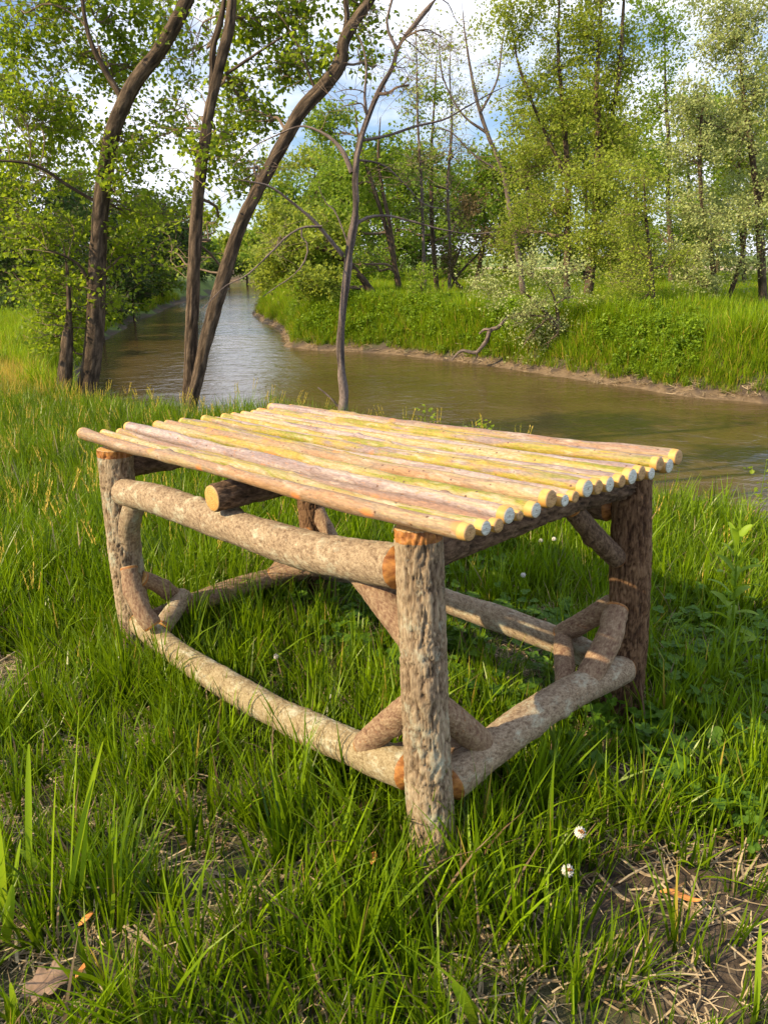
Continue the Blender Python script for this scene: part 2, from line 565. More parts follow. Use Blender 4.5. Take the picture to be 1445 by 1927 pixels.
M['concrete'] = simple('pale_concrete', (.5, .5, .5), (.6, .6, .6), 3, 0.9)

# ---------------------------------------------------------------- terrain
U = np.array([0.67, -0.737, 0.0906]); V_ = np.array([0.742, 0.670, -0.0353])
# measured table frame: near leg foot A, length U, depth V, up W
u0 = -ray(-540, 662); v0 = ray(2250, 560)
u0 /= np.linalg.norm(u0); v0 /= np.linalg.norm(v0)
a0 = (u0 + v0) / np.linalg.norm(u0 + v0); b0 = (u0 - v0) / np.linalg.norm(u0 - v0)
U = (a0 + b0) / 2 ** .5; V_ = (a0 - b0) / 2 ** .5
W = np.cross(U, V_)
A = ray(812, 1630) + OFF

NEAR = np.array([(60, -40), (20, -14), (8, -4.6), (5.0, .4), (3.0, 3.0), (1.6, 4.9), (0.6, 6.4), (-0.7, 7.2), (-1.8, 7.9), (-2.7, 9.1), (-4.0, 10.5),
                 (-5.6, 13.3), (-6.7, 16.2), (-7.3, 18.4), (-8.6, 22.7), (-10.4, 31), (-11.6, 43.5), (-11.9, 52.5), (-12.4, 62), (-18, 72), (-50, 88)], float)
FAR = np.array([(-50, 98), (-14, 80), (-9.4, 68), (-9.0, 58), (-7.7, 49), (-6.9, 41.2), (-6.1, 34.8), (-4.55, 29.4), (-3.9, 27.5), (-3.35, 24.2), (-2.95, 22.4),
                (-1.9, 21.5), (0.4, 20.4), (2.4, 18.6), (4.4, 16.1), (6.0, 14.2), (7.1, 13.4), (9.5, 11.4), (14, 7.5), (28, 0), (70, -20)], float)


def seg_dist(x, y, P):
    d = np.full(x.shape, 1e9)
    for (ax, ay), (bx, by) in zip(P[:-1], P[1:]):
        dx, dy = bx - ax, by - ay
        t = np.clip(((x - ax) * dx + (y - ay) * dy) / (dx * dx + dy * dy), 0, 1)
        d = np.minimum(d, np.hypot(x - ax - t * dx, y - ay - t * dy))
    return d


def inside(x, y, P):
    r = np.zeros(x.shape, bool)
    n = len(P)
    for i in range(n):
        (ax, ay), (bx, by) = P[i], P[(i + 1) % n]
        if ay == by: continue
        c = ((ay > y) != (by > y)) & (x < (bx - ax) * (y - ay) / (by - ay) + ax)
        r ^= c
    return r


RIV = np.vstack([NEAR, FAR])


def smin(a, b, k):
    h = np.clip(0.5 + 0.5 * (b - a) / k, 0, 1)
    return b * (1 - h) + a * h - k * h * (1 - h)


def terrain(x, y):
    """height above the river, signed shore distance (land +), share of far bank"""
    x = np.asarray(x, float); y = np.asarray(y, float)
    wob = 0.16 * vnoise(x * .5, y * .5, 0, 5) + 0.07 * vnoise(x * 2.1, y * 2.1, 0, 6) + 0.04 * vnoise(x * 6.3, y * 6.3, 0, 8)
    dn, df = seg_dist(x, y, NEAR), seg_dist(x, y, FAR)
    ins = inside(x, y, RIV)
    d = np.where(ins, -1, 1) * np.minimum(dn, df) + wob * np.clip(np.hypot(x, y) / 12, 0.15, 1)
    wf = dn ** 4 / (dn ** 4 + df ** 4 + 1e-9)
    pl = A[2] - (W[1] * (y - A[1]) + W[0] * (x - A[0])) / W[2]
    zn = np.maximum(pl, 0.0)
    low = 0.85 + 0.30 * np.clip((y - 12) / 30, 0, 1)
    zn = -smin(-zn, -low, 0.25)                                  # smooth max
    zn = np.minimum(zn, 2.6 - 0.35)
    dist = np.hypot(x, y)
    zf = 1.02 + 0.35 * np.clip((df - 2) / 10, 0, 1) + 0.6 * np.clip((df - 10) / 60, 0, 1)
    land = zn * (1 - wf) + zf * wf
    land = land + 0.05 * fbm(x * .5, y * .5, 0, 11) * np.clip(dist / 6, 0.1, 3) + 0.012 * vnoise(x * 5, y * 5, 0, 12)
    beach = np.clip(0.3 * wf + 0.1, .1, .3)
    rise = np.where(d > 0, np.minimum(d, beach) * 0.45 + np.maximum(d - beach, 0) * (0.95 * (1 - wf) + 0.85 * wf), np.maximum(d * 0.4, -0.8))
    z = np.where(d > 0, smin(rise, land, 0.10), rise)
    return z, d, wf


def gz(x, y):
    z, _, _ = terrain(np.array([x], float), np.array([y], float))
    return float(z[0])


def ground_hit(px, py):
    """march the sight line to the terrain"""
    r = ray(px, py)
    t = np.concatenate([np.arange(0.3, 12, 0.01), np.arange(12, 120, 0.05)])
    P = OFF + r[None] * t[:, None]
    z, _, _ = terrain(P[:, 0], P[:, 1])
    i = int(np.argmax(P[:, 2] < z))
    return P[i]


def axis(n, a, hi, c):
    t = np.linspace(-1, 1, n)
    k = math.asinh(hi / a)
    return c + a * np.sinh(t * k)


gx = axis(420, 1.6, 1500, 0.0)
gy = axis(460, 2.2, 1500, 3.0)
X, Y = np.meshgrid(gx, gy)
Z, D, WF = terrain(X.ravel(), Y.ravel())
tint = np.where(D < 0.06 + 0.26 * WF, 0.05, 0.5)
R_ = np.hypot(X, Y).ravel()
tint = np.where((tint > .4) & (R_ > 16), 0.5 + 0.5 * np.clip((R_ - 16) / 12, 0, 1), tint)
bare = fbm(X.ravel() * 1.6, Y.ravel() * 1.6, 0, 31)
tint = np.where((tint > .4) & (R_ < 6) & (bare > 0.05), 0.28, tint)
ny, nx = X.shape
i = (np.arange(ny - 1)[:, None] * nx + np.arange(nx - 1)[None, :]).ravel()
g = Geo()
vv = np.stack([X.ravel(), Y.ravel(), Z], 1)
g.add(vv, [np.stack([i, i + 1, i + nx + 1, i + nx], 1)], 0, None, tint)
ground = g.build('ground', M['ground'])
tag(ground, kind='structure')

g = Geo()
s = 140.0
g.add([(-s, -60, 0), (s, -60, 0), (s, 130, 0), (-s, 130, 0)], [[(0, 1, 2, 3)]])
river = g.build('river_water', M['water'])
tag(river, kind='structure')

# ---------------------------------------------------------------- the log table
rng = np.random.default_rng(7)
foot = empty('log_table', A, 'rustic willow log coffee table with a slatted pole top standing in the grass', 'table')
foot.matrix_world = Matrix(((U[0], V_[0], W[0], A[0]), (U[1], V_[1], W[1], A[1]), (U[2], V_[2], W[2], A[2]), (0, 0, 0, 1)))
LOGN = [0]


def log(name, pts, radii, mats, style, parent=foot, ends=('cut', 'cut'), endmat='end_tan', sides=40, step=0.006, knots=3):
    """a log of the table in its own frame; ends: 'cut' = sawn face (a cut_end sub-part), 'tenon' = shaved orange neck, 'in' = hidden"""
    LOGN[0] += 1
    off = LOGN[0] * 1.37
    pts = np.array(pts, float)
    Lg = np.sum(np.linalg.norm(np.diff(pts, axis=0), axis=1))
    seg = max(8, int(Lg / step))
    kn = [(rng.uniform(.12, .88) * Lg, rng.uniform(0, 6.28), rng.uniform(.7, 1.2)) for _ in range(knots)]
    store = {}

    def disp(Xc, Yc, S, ang):
        r = np.hypot(Xc, Yc)
        s_ = S - off
        o_ = off
        if style == 'leg':
            wx = 0.006 * vnoise(Xc * 60, Yc * 60, S * 40, 71)
            nA = fbm((Xc + wx) * 135, (Yc + wx) * 150, S * 20, LOGN[0], 3)
            nB = vnoise(Xc * 420 + 4, Yc * 420, S * 170, LOGN[0] + 40)
            nC = fbm((Xc - wx) * 230, (Yc + wx) * 260, S * 40 + 9, LOGN[0] + 17, 2)
            crack = np.exp(-(nA / .085) ** 2) + .6 * np.exp(-(nC / .08) ** 2)
            h = 0.0014 - 0.0036 * np.minimum(crack, 1.2) + 0.0006 * nB + 0.003 * vnoise(Xc * 18, Yc * 18, S * 9, 3)
            store['t'] = np.clip(0.58 - 0.30 * crack + .16 * nB + .22 * fbm(Xc * 60, Yc * 60, S * 20, 5, 2), 0, 1)
        elif style == 'rail':
            nA = fbm(Xc * 150, Yc * 150, S * 110, LOGN[0], 3)
            nB = vnoise(Xc * 520, Yc * 520, S * 380, LOGN[0] + 9)
            fl = np.exp(-(fbm(Xc * 260, Yc * 260, S * 190, 77, 2) / .07) ** 2)
            h = 0.0010 * nA + 0.0005 * nB - 0.0006 * fl + 0.0022 * vnoise(Xc * 16, Yc * 16, S * 12, 3)
            store['t'] = np.clip(0.55 + 0.14 * nA + .20 * nB - .24 * fl, 0, 1)
        else:
            nA = vnoise(Xc * 90, Yc * 90, S * 30, LOGN[0])
            h = 0.0006 * nA + 0.0014 * vnoise(Xc * 10, Yc * 10, S * 16, LOGN[0])
            store['t'] = np.clip(0.5 + 0.4 * nA, 0, 1)
        for (ks, ka, kk) in kn:
            da = np.angle(np.exp(1j * (ang - ka)))
            sg = 0.010 if style != 'pole' else 0.007
            bumpv = np.exp(-((s_ - ks) ** 2) / (2 * sg ** 2) - (da * r) ** 2 / (2 * (sg * .8) ** 2))
            h = h + kk * (0.0038 if style != 'pole' else 0.0038) * bumpv
        for e, kind in enumerate(ends):
            x = s_ if e == 0 else Lg - s_
            if kind == 'tenon':
                k = np.clip((0.011 - x) / 0.011, 0, 1)
                h = h * (1 - np.minimum(k * 6, 1)) - r * 0.42 * k ** 0.8
            elif kind == 'cut':
                k = np.clip((0.003 - x) / 0.003, 0, 1)
                h = h * (1 - 0.8 * np.clip((0.010 - x) / 0.010, 0, 1)) - r * 0.06 * k
        return h

    def rm(s_, L_):
        for e, kind in enumerate(ends):
            x = s_ if e == 0 else L_ - s_
            if kind == 'tenon' and x < 0.0105: return 1
            if kind == 'cut' and x < (0.011 if style == 'pole' else 0.003): return 1 if style != 'pole' else 2
            if kind == 'collar' and x < 0.016: return 1
            if kind == 'collar' and x < 0.0: return 2
        return 0

    g = Geo()
    P4 = np.column_stack([pts, np.asarray(radii, float)])
    RS = resample(P4, seg)
    # denser rings near the ends
    tube(g, RS[:, :3], RS[:, 3], sides, seg, disp, 0, None, False, off, rm)
    tt = store['t']
    g.t = [np.asarray(tt).reshape(-1)]
    o = g.build(name, [M[mats], M['peel'], M['sapwood']], parent)
    C = RS[:, :3]
    T, N, B = frames(C)
    vv = g.v[0].reshape(seg, sides, 3)
    for e, kind in enumerate(ends):
        if kind != 'cut' and kind != 'collar': continue
        i_ = 0 if e == 0 else seg - 1
        ring = vv[i_]
        c = ring.mean(0)
        outd = -T[0] if e == 0 else T[-1]
        ge = Geo()
        rings, ts = [], []
        for q, k in ((-0.004, 0.97), (0.0006, 0.975), (0.0012, 0.93), (0.0012, 0.5), (0.0012, 0.12)):
            rings.append(c + (ring - c) * k + outd * q)
            ts.append(np.full(sides, k))
        Vv = np.vstack(rings + [[c + outd * 0.0012]])
        ts = np.concatenate(ts + [[0.0]])
        qd = []
        for a_ in range(4):
            j = np.arange(sides); k = (j + 1) % sides
            qd.append(np.stack([a_ * sides + j, a_ * sides + k, (a_ + 1) * sides + k, (a_ + 1) * sides + j], 1))
        j = np.arange(sides)
        tri = np.stack([4 * sides + j, 4 * sides + (j + 1) % sides, np.full(sides, 5 * sides)], 1)
        qd = np.vstack(qd)
        if e == 0:
            qd = qd[:, ::-1]; tri = tri[:, ::-1]
        ge.add(Vv, [qd, tri], 0, Vv + off, ts)
        em = endmat if (e == 1 or style != 'pole') else 'end_tan'
        eo = ge.build('cut_end', M[em], o)
        if style == 'pole' and e == 1:
            tag(eo, 'white sealed end' if endmat == 'end_white' else 'bare tan sawn end')
    return o


# legs (foot -> top), a little below the turf line
def leg(name, pts, r, mats, label):
    o = log('leg', pts, r, mats, 'leg', ends=('in', 'collar'), endmat='end_yellow', sides=90, step=0.003, knots=3)
    tag(o, label)


leg('leg', [(0.010, .004, -.05), (0.0, 0, .10), (-.006, 0, .30), (-.010, 0, .482)], [.031, .0295, .0285, .028], 'leg', 'pale furrowed leg nearest the camera, with lichen')
leg('leg', [(-.028, .525, -.06), (-.012, .522, .10), (-.012, .520, .30), (-.018, .520, .484)], [.036, .034, .033, .032], 'leg_dark', 'dark brown leg at the river-side right corner')
leg('leg', [(-.890, .000, -.06), (-.915, 0, .08), (-.925, 0, .25), (-.908, 0, .492)], [.036, .034, .033, .034], 'leg', 'furrowed brown leg at the far left corner')
leg('leg', [(-.915, .513, -.06), (-.918, .512, .12), (-.925, .51, .30), (-.925, .51, .490)], [.036, .035, .034, .033], 'leg_dark', 'dark leg at the hidden back corner')
# rails
log('rail', [(-.880, -.004, .402), (-.70, -.012, .414), (-.48, -.010, .410), (-.24, -.008, .408), (-.034, 0, .424)], [.029, .0295, .029, .029, .0285], 'rail', 'rail', ends=('cut', 'tenon'), endmat='end_tan', sides=56, step=.004, knots=5)
log('rail', [(-.882, -.006, .110), (-.74, -.006, .093), (-.56, -.004, .088), (-.32, -.002, .096), (-.14, 0, .116), (-.028, 0, .132)], [.0255, .0255, .026, .0265, .0265, .026], 'rail_lichen', 'rail', ends=('cut', 'tenon'), sides=56, step=.004, knots=4)
log('rail', [(-.885, .515, .095), (-.66, .52, .125), (-.45, .52, .120), (-.22, .52, .118), (-.045, .52, .104)], [.026, .027, .027, .027, .026], 'rail', 'rail', ends=('tenon', 'tenon'), knots=4)
log('rail', [(-.89, .515, .400), (-.45, .52, .408), (-.045, .52, .400)], [.027, .027, .027], 'dark', 'rail', ends=('tenon', 'tenon'))
log('rail', [(0.0, .026, .112), (.002, .10, .124), (.002, .22, .136), (.002, .34, .136), (-.002, .497, .116)], [.028, .0275, .026, .0255, .0255], 'rail', 'rail', ends=('tenon', 'cut'), sides=56, step=.004, knots=4)
log('rail', [(-.920, .032, .086), (-.920, .14, .098), (-.922, .27, .105), (-.922, .40, .102), (-.920, .485, .092)], [.024, .0245, .025, .025, .024], 'brown', 'rail', ends=('tenon', 'tenon'))
# beams under the slats
log('beam', [(-.012, .008, .446), (-.016, .20, .450), (-.018, .36, .449), (-.018, .510, .446)], [.026, .023, .022, .023], 'dark', 'leg', ends=('in', 'in'))
log('beam', [(-.915, .008, .450), (-.918, .25, .452), (-.920, .500, .450)], [.024, .023, .023], 'dark', 'leg', ends=('in', 'in'))
log('beam', [(-.436, -.042, .462), (-.440, .20, .468), (-.444, .56, .470)], [.0235, .023, .022], 'dark', 'leg', ends=('cut', 'cut'), endmat='end_yellow')
# braces
BR = [
    ([(-.845, -.028, .250), (-.828, -.032, .210), (-.800, -.030, .165), (-.782, -.018, .132)], .0195, 'brown'),
    ([(-.900, .020, .200), (-.905, .055, .175), (-.915, .100, .130), (-.918, .13, .112)], .018, 'brown'),
    ([(-.915, .120, .128), (-.870, .075, .120), (-.810, .010, .108)], .020, 'rail'),
    ([(-.822, .000, .398), (-.865, -.002, .350), (-.899, .002, .303), (-.922, .004, .23)], .0215, 'leg'),
    ([(-.168, .008, .420), (-.110, .007, .384), (-.055, .005, .346), (-.018, .004, .318)], .0225, 'brown'),
    ([(-.012, -.002, .250), (-.055, -.002, .209), (-.128, -.004, .132)], .0190, 'brown'),
    ([(.000, .006, .246), (.000, .045, .207), (.000, .108, .140)], .0180, 'brown'),
    ([(-.085, .004, .134), (-.045, .050, .140), (-.006, .105, .136)], .013, 'brown'),
    ([(-.020, .520, .238), (-.148, .518, .130)], .0195, 'brown'),
    ([(-.008, .478, .236), (.004, .43, .194), (.002, .366, .138)], .0195, 'brown'),
    ([(-.135, .505, .128), (-.100, .455, .137), (-.060, .400, .138), (-.022, .345, .128)], .0185, 'brown'),
    ([(-.018, .340, .440), (-.019, .415, .376), (-.020, .490, .318)], .0165, 'dark'),
    ([(-.905, .490, .205), (-.908, .455, .180), (-.915, .400, .140), (-.918, .37, .115)], .018, 'brown'),
    ([(-.918, .360, .112), (-.860, .430, .126), (-.750, .512, .128)], .020, 'brown'),
    ([(-.905, .512, .262), (-.870, .514, .215), (-.830, .516, .165), (-.795, .518, .125)], .018, 'brown'),
]
for pts, r, mt in BR:
    log('brace', pts, [r * .97, r * 1.02, r, r * .97][:len(pts)], mt, 'rail', ends=('cut', 'cut'), endmat='end_yellow', sides=32, step=.004, knots=1)

# the nineteen slats of the top: right ends / left ends measured (u, v, w)
RE = [(.103, .503), (.102, .502), (.097, .498), (.090, .503), (.084, .496), (.087, .498), (.089, .507), (.090, .500), (.087, .499), (.087, .505), (.086, .502),
      (.086, .501), (.088, .501), (.088, .503), (.087, .503), (.087, .498), (.085, .508), (.086, .501), (.086, .510)]
RR = [.0112, .0125, .0122, .0135, .0092, .0138, .0140, .0100, .0102, .0150, .0130, .0130, .0100, .0145, .0135, .0105, .0135, .0130, .0150]
LE = [(-1.000, .521), (-.958, .520), (-.944, .519), (-.968, .526), (-.935, .516), (-.953, .524), (-.965, .523), (-.949, .525), (-.955, .520), (-.955, .524), (-.958, .520),
      (-.968, .521), (-.975, .520), (-.978, .521), (-.980, .520), (-1.000, .520), (-.97, .520), (-1.035, .524), (-.99, .522)]
LR = [.0140, .0110, .0105, .0150, .0115, .0130, .0120, .0125, .0100, .0120, .0105, .0125, .0130, .0115, .0125, .0135, .0115, .0145, .0110]
EW = [0, 1, 0, 1, 0, 1, 0, 1, 0, 1, 0, 1, 0, 1, 0, 1, 0, 1, 0]
PM = ['tan', 'yellow', 'pink', 'lilac', 'pink', 'yellow', 'tan', 'green', 'lilac', 'green', 'lilac', 'yellow', 'lilac', 'yellow', 'lilac', 'yellow', 'green', 'lilac', 'pink']
for k in range(19):
    vr, vl = -.035 + .028 * k, -.030 + .0300 * k
    a_, b_ = LE[k], RE[k]
    pts = []
    for t in (0, .2, .4, .6, .8, 1):
        wv = 0.0065 * rng.normal() if 0 < t < 1 else 0
        base = LR[k] * (1 - t) + RR[k] * t
        wz = a_[1] * (1 - t) + b_[1] * t
        wz += (-.004 * math.sin(math.pi * t) + 0.001 * rng.normal()) if 0 < t < 1 else 0
        pts.append((a_[0] * (1 - t) + b_[0] * t, vl * (1 - t) + vr * t + wv * .6, wz))
    rad = [.84 * (LR[k] * (1 - t) + RR[k] * t) + rng.normal() * .0008 for t in (0, .2, .4, .6, .8, 1)]
    o = log('slat_pole', pts, rad, 'pole_' + PM[k], 'pole', ends=('cut', 'cut'), endmat='end_white' if EW[k] else 'end_tan', sides=28, step=.005, knots=4)

# ---------------------------------------------------------------- leaves and trees
def leaf_cloud(geo, P, size, rng, mat=0, up=0.35, detailed=False, tint=None, asp=0.8, dirs=None):
    """P (n,3) leaf bases"""
    n = len(P)
    if n == 0: return
    nr = rng.normal(size=(n, 3))
    nr[:, 2] = np.abs(nr[:, 2]) + up
    nr /= np.linalg.norm(nr, axis=1)[:, None]
    tg = rng.normal(size=(n, 3)) + (dirs if dirs is not None else 0)
    tg[:, 2] -= 0.35
    tg -= nr * np.sum(tg * nr, 1)[:, None]
    tg /= np.linalg.norm(tg, axis=1)[:, None] + 1e-9
    bn = np.cross(nr, tg)
    sz = size * rng.uniform(.6, 1.25, n)
    if detailed:
        T = np.array([(0, 0, 0), (-.42, .18, .07), (-.50, .58, .10), (-.2, .72, .03), (0, 1.05, -.10), (.2, .72, .03), (.50, .58, .10), (.42, .18, .07), (0, .45, -.03)])
        fc = np.array([(0, 8, 1), (1, 8, 2), (2, 8, 3), (3, 8, 4), (4, 8, 5), (5, 8, 6), (6, 8, 7), (7, 8, 0)])
    else:
        T = np.array([(0, 0, 0), (-.45, .45, .12), (0, 1.0, -.08), (.45, .45, .12)])
        fc = np.array([(0, 2, 1), (0, 3, 2)])
    X = T[None, :, 0:1] * asp * bn[:, None, :] + T[None, :, 1:2] * tg[:, None, :] + T[None, :, 2:3] * nr[:, None, :]
    V = P[:, None, :] + X * sz[:, None, None]
    k = len(T)
    Fc = (np.arange(n)[:, None, None] * k + fc[None]).reshape(-1, 3)
    if tint is None: tint = rng.uniform(0.15, 0.85, n)
    geo.add(V.reshape(-1, 3), [Fc], mat, None, np.repeat(tint, k))


def bend(a, b, rng, k=0.12, n=5, sag=0.0):
    """a crooked line a -> b"""
    a, b = np.asarray(a, float), np.asarray(b, float)
    L = np.linalg.norm(b - a)
    t = np.linspace(0, 1, n)[:, None]
    o = np.sin(np.pi * t) * rng.normal(size=(1, 3)) * k * L * .6
    w = rng.normal(size=(n, 3)) * k * L * .28
    w[0] = w[-1] = 0
    P = a * (1 - t) + b * t + o + w
    P[:, 2] += sag * L * np.sin(np.pi * t[:, 0])
    return P


def trunk_disp(amp, freq, seed):
    st = {}

    def f(Xc, Yc, S, ang):
        n = vnoise(Xc * freq, Yc * freq, S * freq * .16, seed)
        n2 = vnoise(Xc * freq * .18, Yc * freq * .18, S * 1.3, seed + 5)
        n3 = vnoise(Xc * freq * 2.1 + 3, Yc * freq * 2.1, S * freq * .4, seed + 8)
        ck = np.exp(-(n / .22) ** 2)
        st['t'] = np.clip(.60 - .38 * ck + .22 * n3, 0, 1)
        return amp * (.25 - 1.3 * ck + .3 * n3) + np.hypot(Xc, Yc) * .10 * n2
    f.st = st
    return f


def scale_at(P):
    """photo pixels per metre at a point"""
    q = P - OFF
    return F / (q[1] * CP - q[2] * SP)


def px_path(path, Y, dY=0.0):
    """[(x, y, width px)] at depth Y (leaning by dY over the path) -> points, radii"""
    P, R = [], []
    n = len(path)
    for i, q in enumerate(path):
        yy = Y + dY * i / max(1, n - 1)
        P.append(at(q[0], q[1], yy))
        R.append(q[2] / 2 / scale_at(P[-1]) * (0.78 if Y < 12 else 0.93))
    return np.array(P), np.array(R)


TRI = [0]
DENSE = 2.0                                              # leaves per spray on the far side of the water


def tree(name, label, group, Y, trunks, blobs, leafmat, leafsize, nleaf, seed, limbs=(), bark='tree_bark', detailed=False, sides=10, up=.35, twig_r=0.006, dense=1.0, tint=None, dY=0.0, flare=True, spread=0.13, cat='tree', blobdepth=1.0):
    """trunks / limbs: pixel paths at depth Y; blobs: (x, y, rx, ry, tips, depth offset)"""
    rng = np.random.default_rng(seed)
    allP = []
    if Y > 12:
        nleaf = int(nleaf * DENSE)
    elif detailed:
        nleaf = int(nleaf * 1.55)
        spread *= 1.35
    for k, path in enumerate(trunks):
        Pt, Rt = px_path(path, Y, dY if np.isscalar(dY) else dY[k])
        allP.append((Pt, Rt))
    for q_ in allP:
        q_[1][-1] *= .3
    base = allP[0][0][0].copy()
    bz = gz(base[0], base[1])
    root = empty(name, (base[0], base[1], bz), label, cat, group)
    o3 = np.array([base[0], base[1], bz])
    skel = []
    for k, (Pt, Rt) in enumerate(allP):
        Pt, Rt = Pt.copy(), Rt.copy()
        b_ = Pt[0].copy(); zz = gz(b_[0], b_[1])
        if k == 0 or abs(b_[2] - zz) < 1.2:
            b_[2] = min(zz, b_[2]) - 0.12
            Pt = np.vstack([b_, Pt]); Rt = np.concatenate([[Rt[0] * (1.30 if flare else 1.0)], Rt])
        g = Geo()
        L = np.sum(np.linalg.norm(np.diff(Pt, axis=0), axis=1))
        dp = trunk_disp(0.006 if detailed else 0.008, 34 if detailed else 20, seed + k)
        near = Y < 12
        sd = 30 if near else sides
        tube(g, Pt - o3, Rt, sd, int(max(10, L / (0.035 if near else 0.15))), dp, 0, None, False, seed * .77 + k)
        g.t = [dp.st['t'].reshape(-1)]
        g.build('trunk', M[bark], root)
        rs = resample(np.column_stack([Pt, Rt]), 40)
        skel.append(rs)
    for lp in limbs:
        Pt, Rt = px_path(lp[0], Y + (lp[1] if len(lp) > 1 else 0), lp[2] if len(lp) > 2 else 0)
        g = Geo()
        L = np.sum(np.linalg.norm(np.diff(Pt, axis=0), axis=1))
        dp = trunk_disp(0.002, 60, seed + 77)
        tube(g, Pt - o3, Rt, 10, int(max(8, L / .06)), dp, 0, None, False, seed * .5)
        g.t = [dp.st['t'].reshape(-1)]
        g.build('branch', M[bark], root)
        skel.append(resample(np.column_stack([Pt, Rt]), 24))
    if not blobs: return root
    S = np.vstack(skel)
    g = Geo()
    gl = g
    for bi, bl in enumerate(blobs):
        if detailed: bl = (*bl[:5], (bl[5] if len(bl) > 5 else 0.0) + .45)
        bx, by, rx, ry, tips = bl[:5]
        if 12 < Y < 32 and by < 320 and 'half-leafed' not in label: tips = int(tips * 1.7)
        dz = bl[5] if len(bl) > 5 else 0.0
        c = at(bx, by, Y + dz)
        k = 1 / scale_at(c)
        RX, RZ = rx * k, ry * k
        # limb: from the skeleton point that lies lower and near
        dd = np.linalg.norm(S[:, :3] - c, axis=1) + 1.2 * np.maximum(0, S[:, 2] - (c[2] - 0.25 * RZ))
        dd += np.where(S[:, 2] < o3[2] + 0.6, 3, 0)
        s0 = S[int(np.argmin(dd))]
        lr = min(s0[3] * .45, 0.006 + 0.0028 * math.sqrt(tips)) if detailed else min(s0[3] * .6, 0.012 * leafscale(Y) + 0.012 * math.sqrt(max(tips, 1)))
        lim = bend(s0[:3], c, rng, .16, 6, 0.06)
        if np.linalg.norm(c - s0[:3]) > .15:
            tube(g, lim - o3, np.linspace(lr, lr * .4, 6), 6, 14, None, 0, None, False, seed)
        sub = resample(np.column_stack([lim, np.linspace(lr, lr * .35, 6)]), 20)
        for j in range(tips):
            d = rng.normal(size=3); d /= np.linalg.norm(d)
            rr_ = rng.uniform(0.15, 1.0) ** 0.45
            tip = c + d * rr_ * np.array([RX, RX * blobdepth, RZ])
            q = sub[rng.integers(4, 20)]
            if rng.random() < .35:
                q2 = S[int(np.argmin(np.linalg.norm(S[:, :3] - tip, axis=1)))]
                if q2[2] > o3[2] + .5 and np.linalg.norm(q2[:3] - tip) < np.linalg.norm(q[:3] - tip): q = q2
            br = bend(q[:3], tip, rng, .16, 5, 0.05)
            r0 = min(q[3] * .6, twig_r * 1.6)
            tube(g, br - o3, np.linspace(r0, twig_r * .35, 5), 4, 8, None, 0, None, False, seed)
            # side twigs with leaves
            nt_ = 5
            L = np.linalg.norm(tip - q[:3])
            fine = resample(br, 30)
            n_l = int(nleaf * rng.uniform(.6, 1.4))
            ends_ = []
            for _ in range(nt_):
                i0 = fine[rng.integers(10, 29)]
                v = rng.normal(size=3); v[2] = v[2] * .6 + .15
                e = i0 + v / np.linalg.norm(v) * spread * leafscale(Y) * rng.uniform(1.0, 2.6)
                tube(g, bend(i0, e, rng, .12, 3) - o3, [twig_r * .5, twig_r * .4, twig_r * .25], 3, 4, None, 0)
                ends_.append((i0, e))
            w = rng.integers(0, nt_ + 2, n_l)
            t = rng.uniform(.15, 1.08, n_l)
            P0 = np.array([ends_[a][0] if a < nt_ else fine[12] for a in w]); P1 = np.array([ends_[a][1] if a < nt_ else tip for a in w])
            P = P0 + (P1 - P0) * t[:, None] + rng.normal(size=(n_l, 3)) * spread * leafscale(Y) * .30
            ti = np.clip(rng.normal(.5 if tint is None else tint, .17, n_l) + rng.normal(0, .10), 0, 1)
            leaf_cloud(gl, P - o3, leafsize, rng, 1, up, detailed, ti)
    cr_ = g.build('crown', [M['twig'], M[leafmat]], root, smooth=False)
    cr_['kind'] = 'stuff'
    TRI[0] += len(cr_.data.polygons)
    return root


def leafscale(Y):
    return 1.0 if Y < 12 else 1.5 + Y / 60


# near bank trees
tree('riverside_tree', 'thick dark trunk leaning right at the left edge of the bank, in fresh leaf', 'trees on the near bank', 8.4,
     [[(163, 752, 50), (172, 690, 44), (180, 610, 42), (183, 520, 40), (188, 430, 39), (196, 340, 38), (212, 250, 37), (248, 165, 36), (300, 95, 34), (342, 20, 32), (372, -60, 30), (400, -200, 24)]],
     [(60, 60, 120, 90, 26, .2), (60, 200, 110, 90, 26, -.3), (70, 330, 120, 80, 24, .2), (90, 440, 110, 70, 20, -.2), (130, 545, 110, 60, 16, -.3), (230, 330, 70, 110, 16, -.5),
      (150, 130, 100, 90, 20, .4), (230, 40, 70, 70, 14, .5), (130, -60, 200, 80, 30, 0), (250, 250, 70, 80, 12, .5), (240, 480, 60, 90, 9, -.1), (140, 625, 60, 30, 5, .2), (10, 130, 80, 150, 16, .3), (250, 150, 70, 80, 16, 1.0), (270, 400, 60, 80, 14, 1.0), (110, 240, 90, 60, 16, .6),
      (-40, 380, 80, 120, 14, 0), (330, -160, 160, 70, 14, 0)],
     'leaf_near', .054, 32, 101,
     limbs=[([(228, 182, 17), (200, 135, 14), (172, 80, 12), (158, 20, 10), (152, -60, 8)],), ([(182, 380, 9), (130, 350, 8), (70, 312, 7), (0, 302, 5), (-60, 300, 4)], 0, -.5),
            ([(176, 545, 9), (150, 500, 7), (118, 480, 5), (90, 470, 4)], 0, -.4)],
     detailed=True, spread=.10, up=.2)
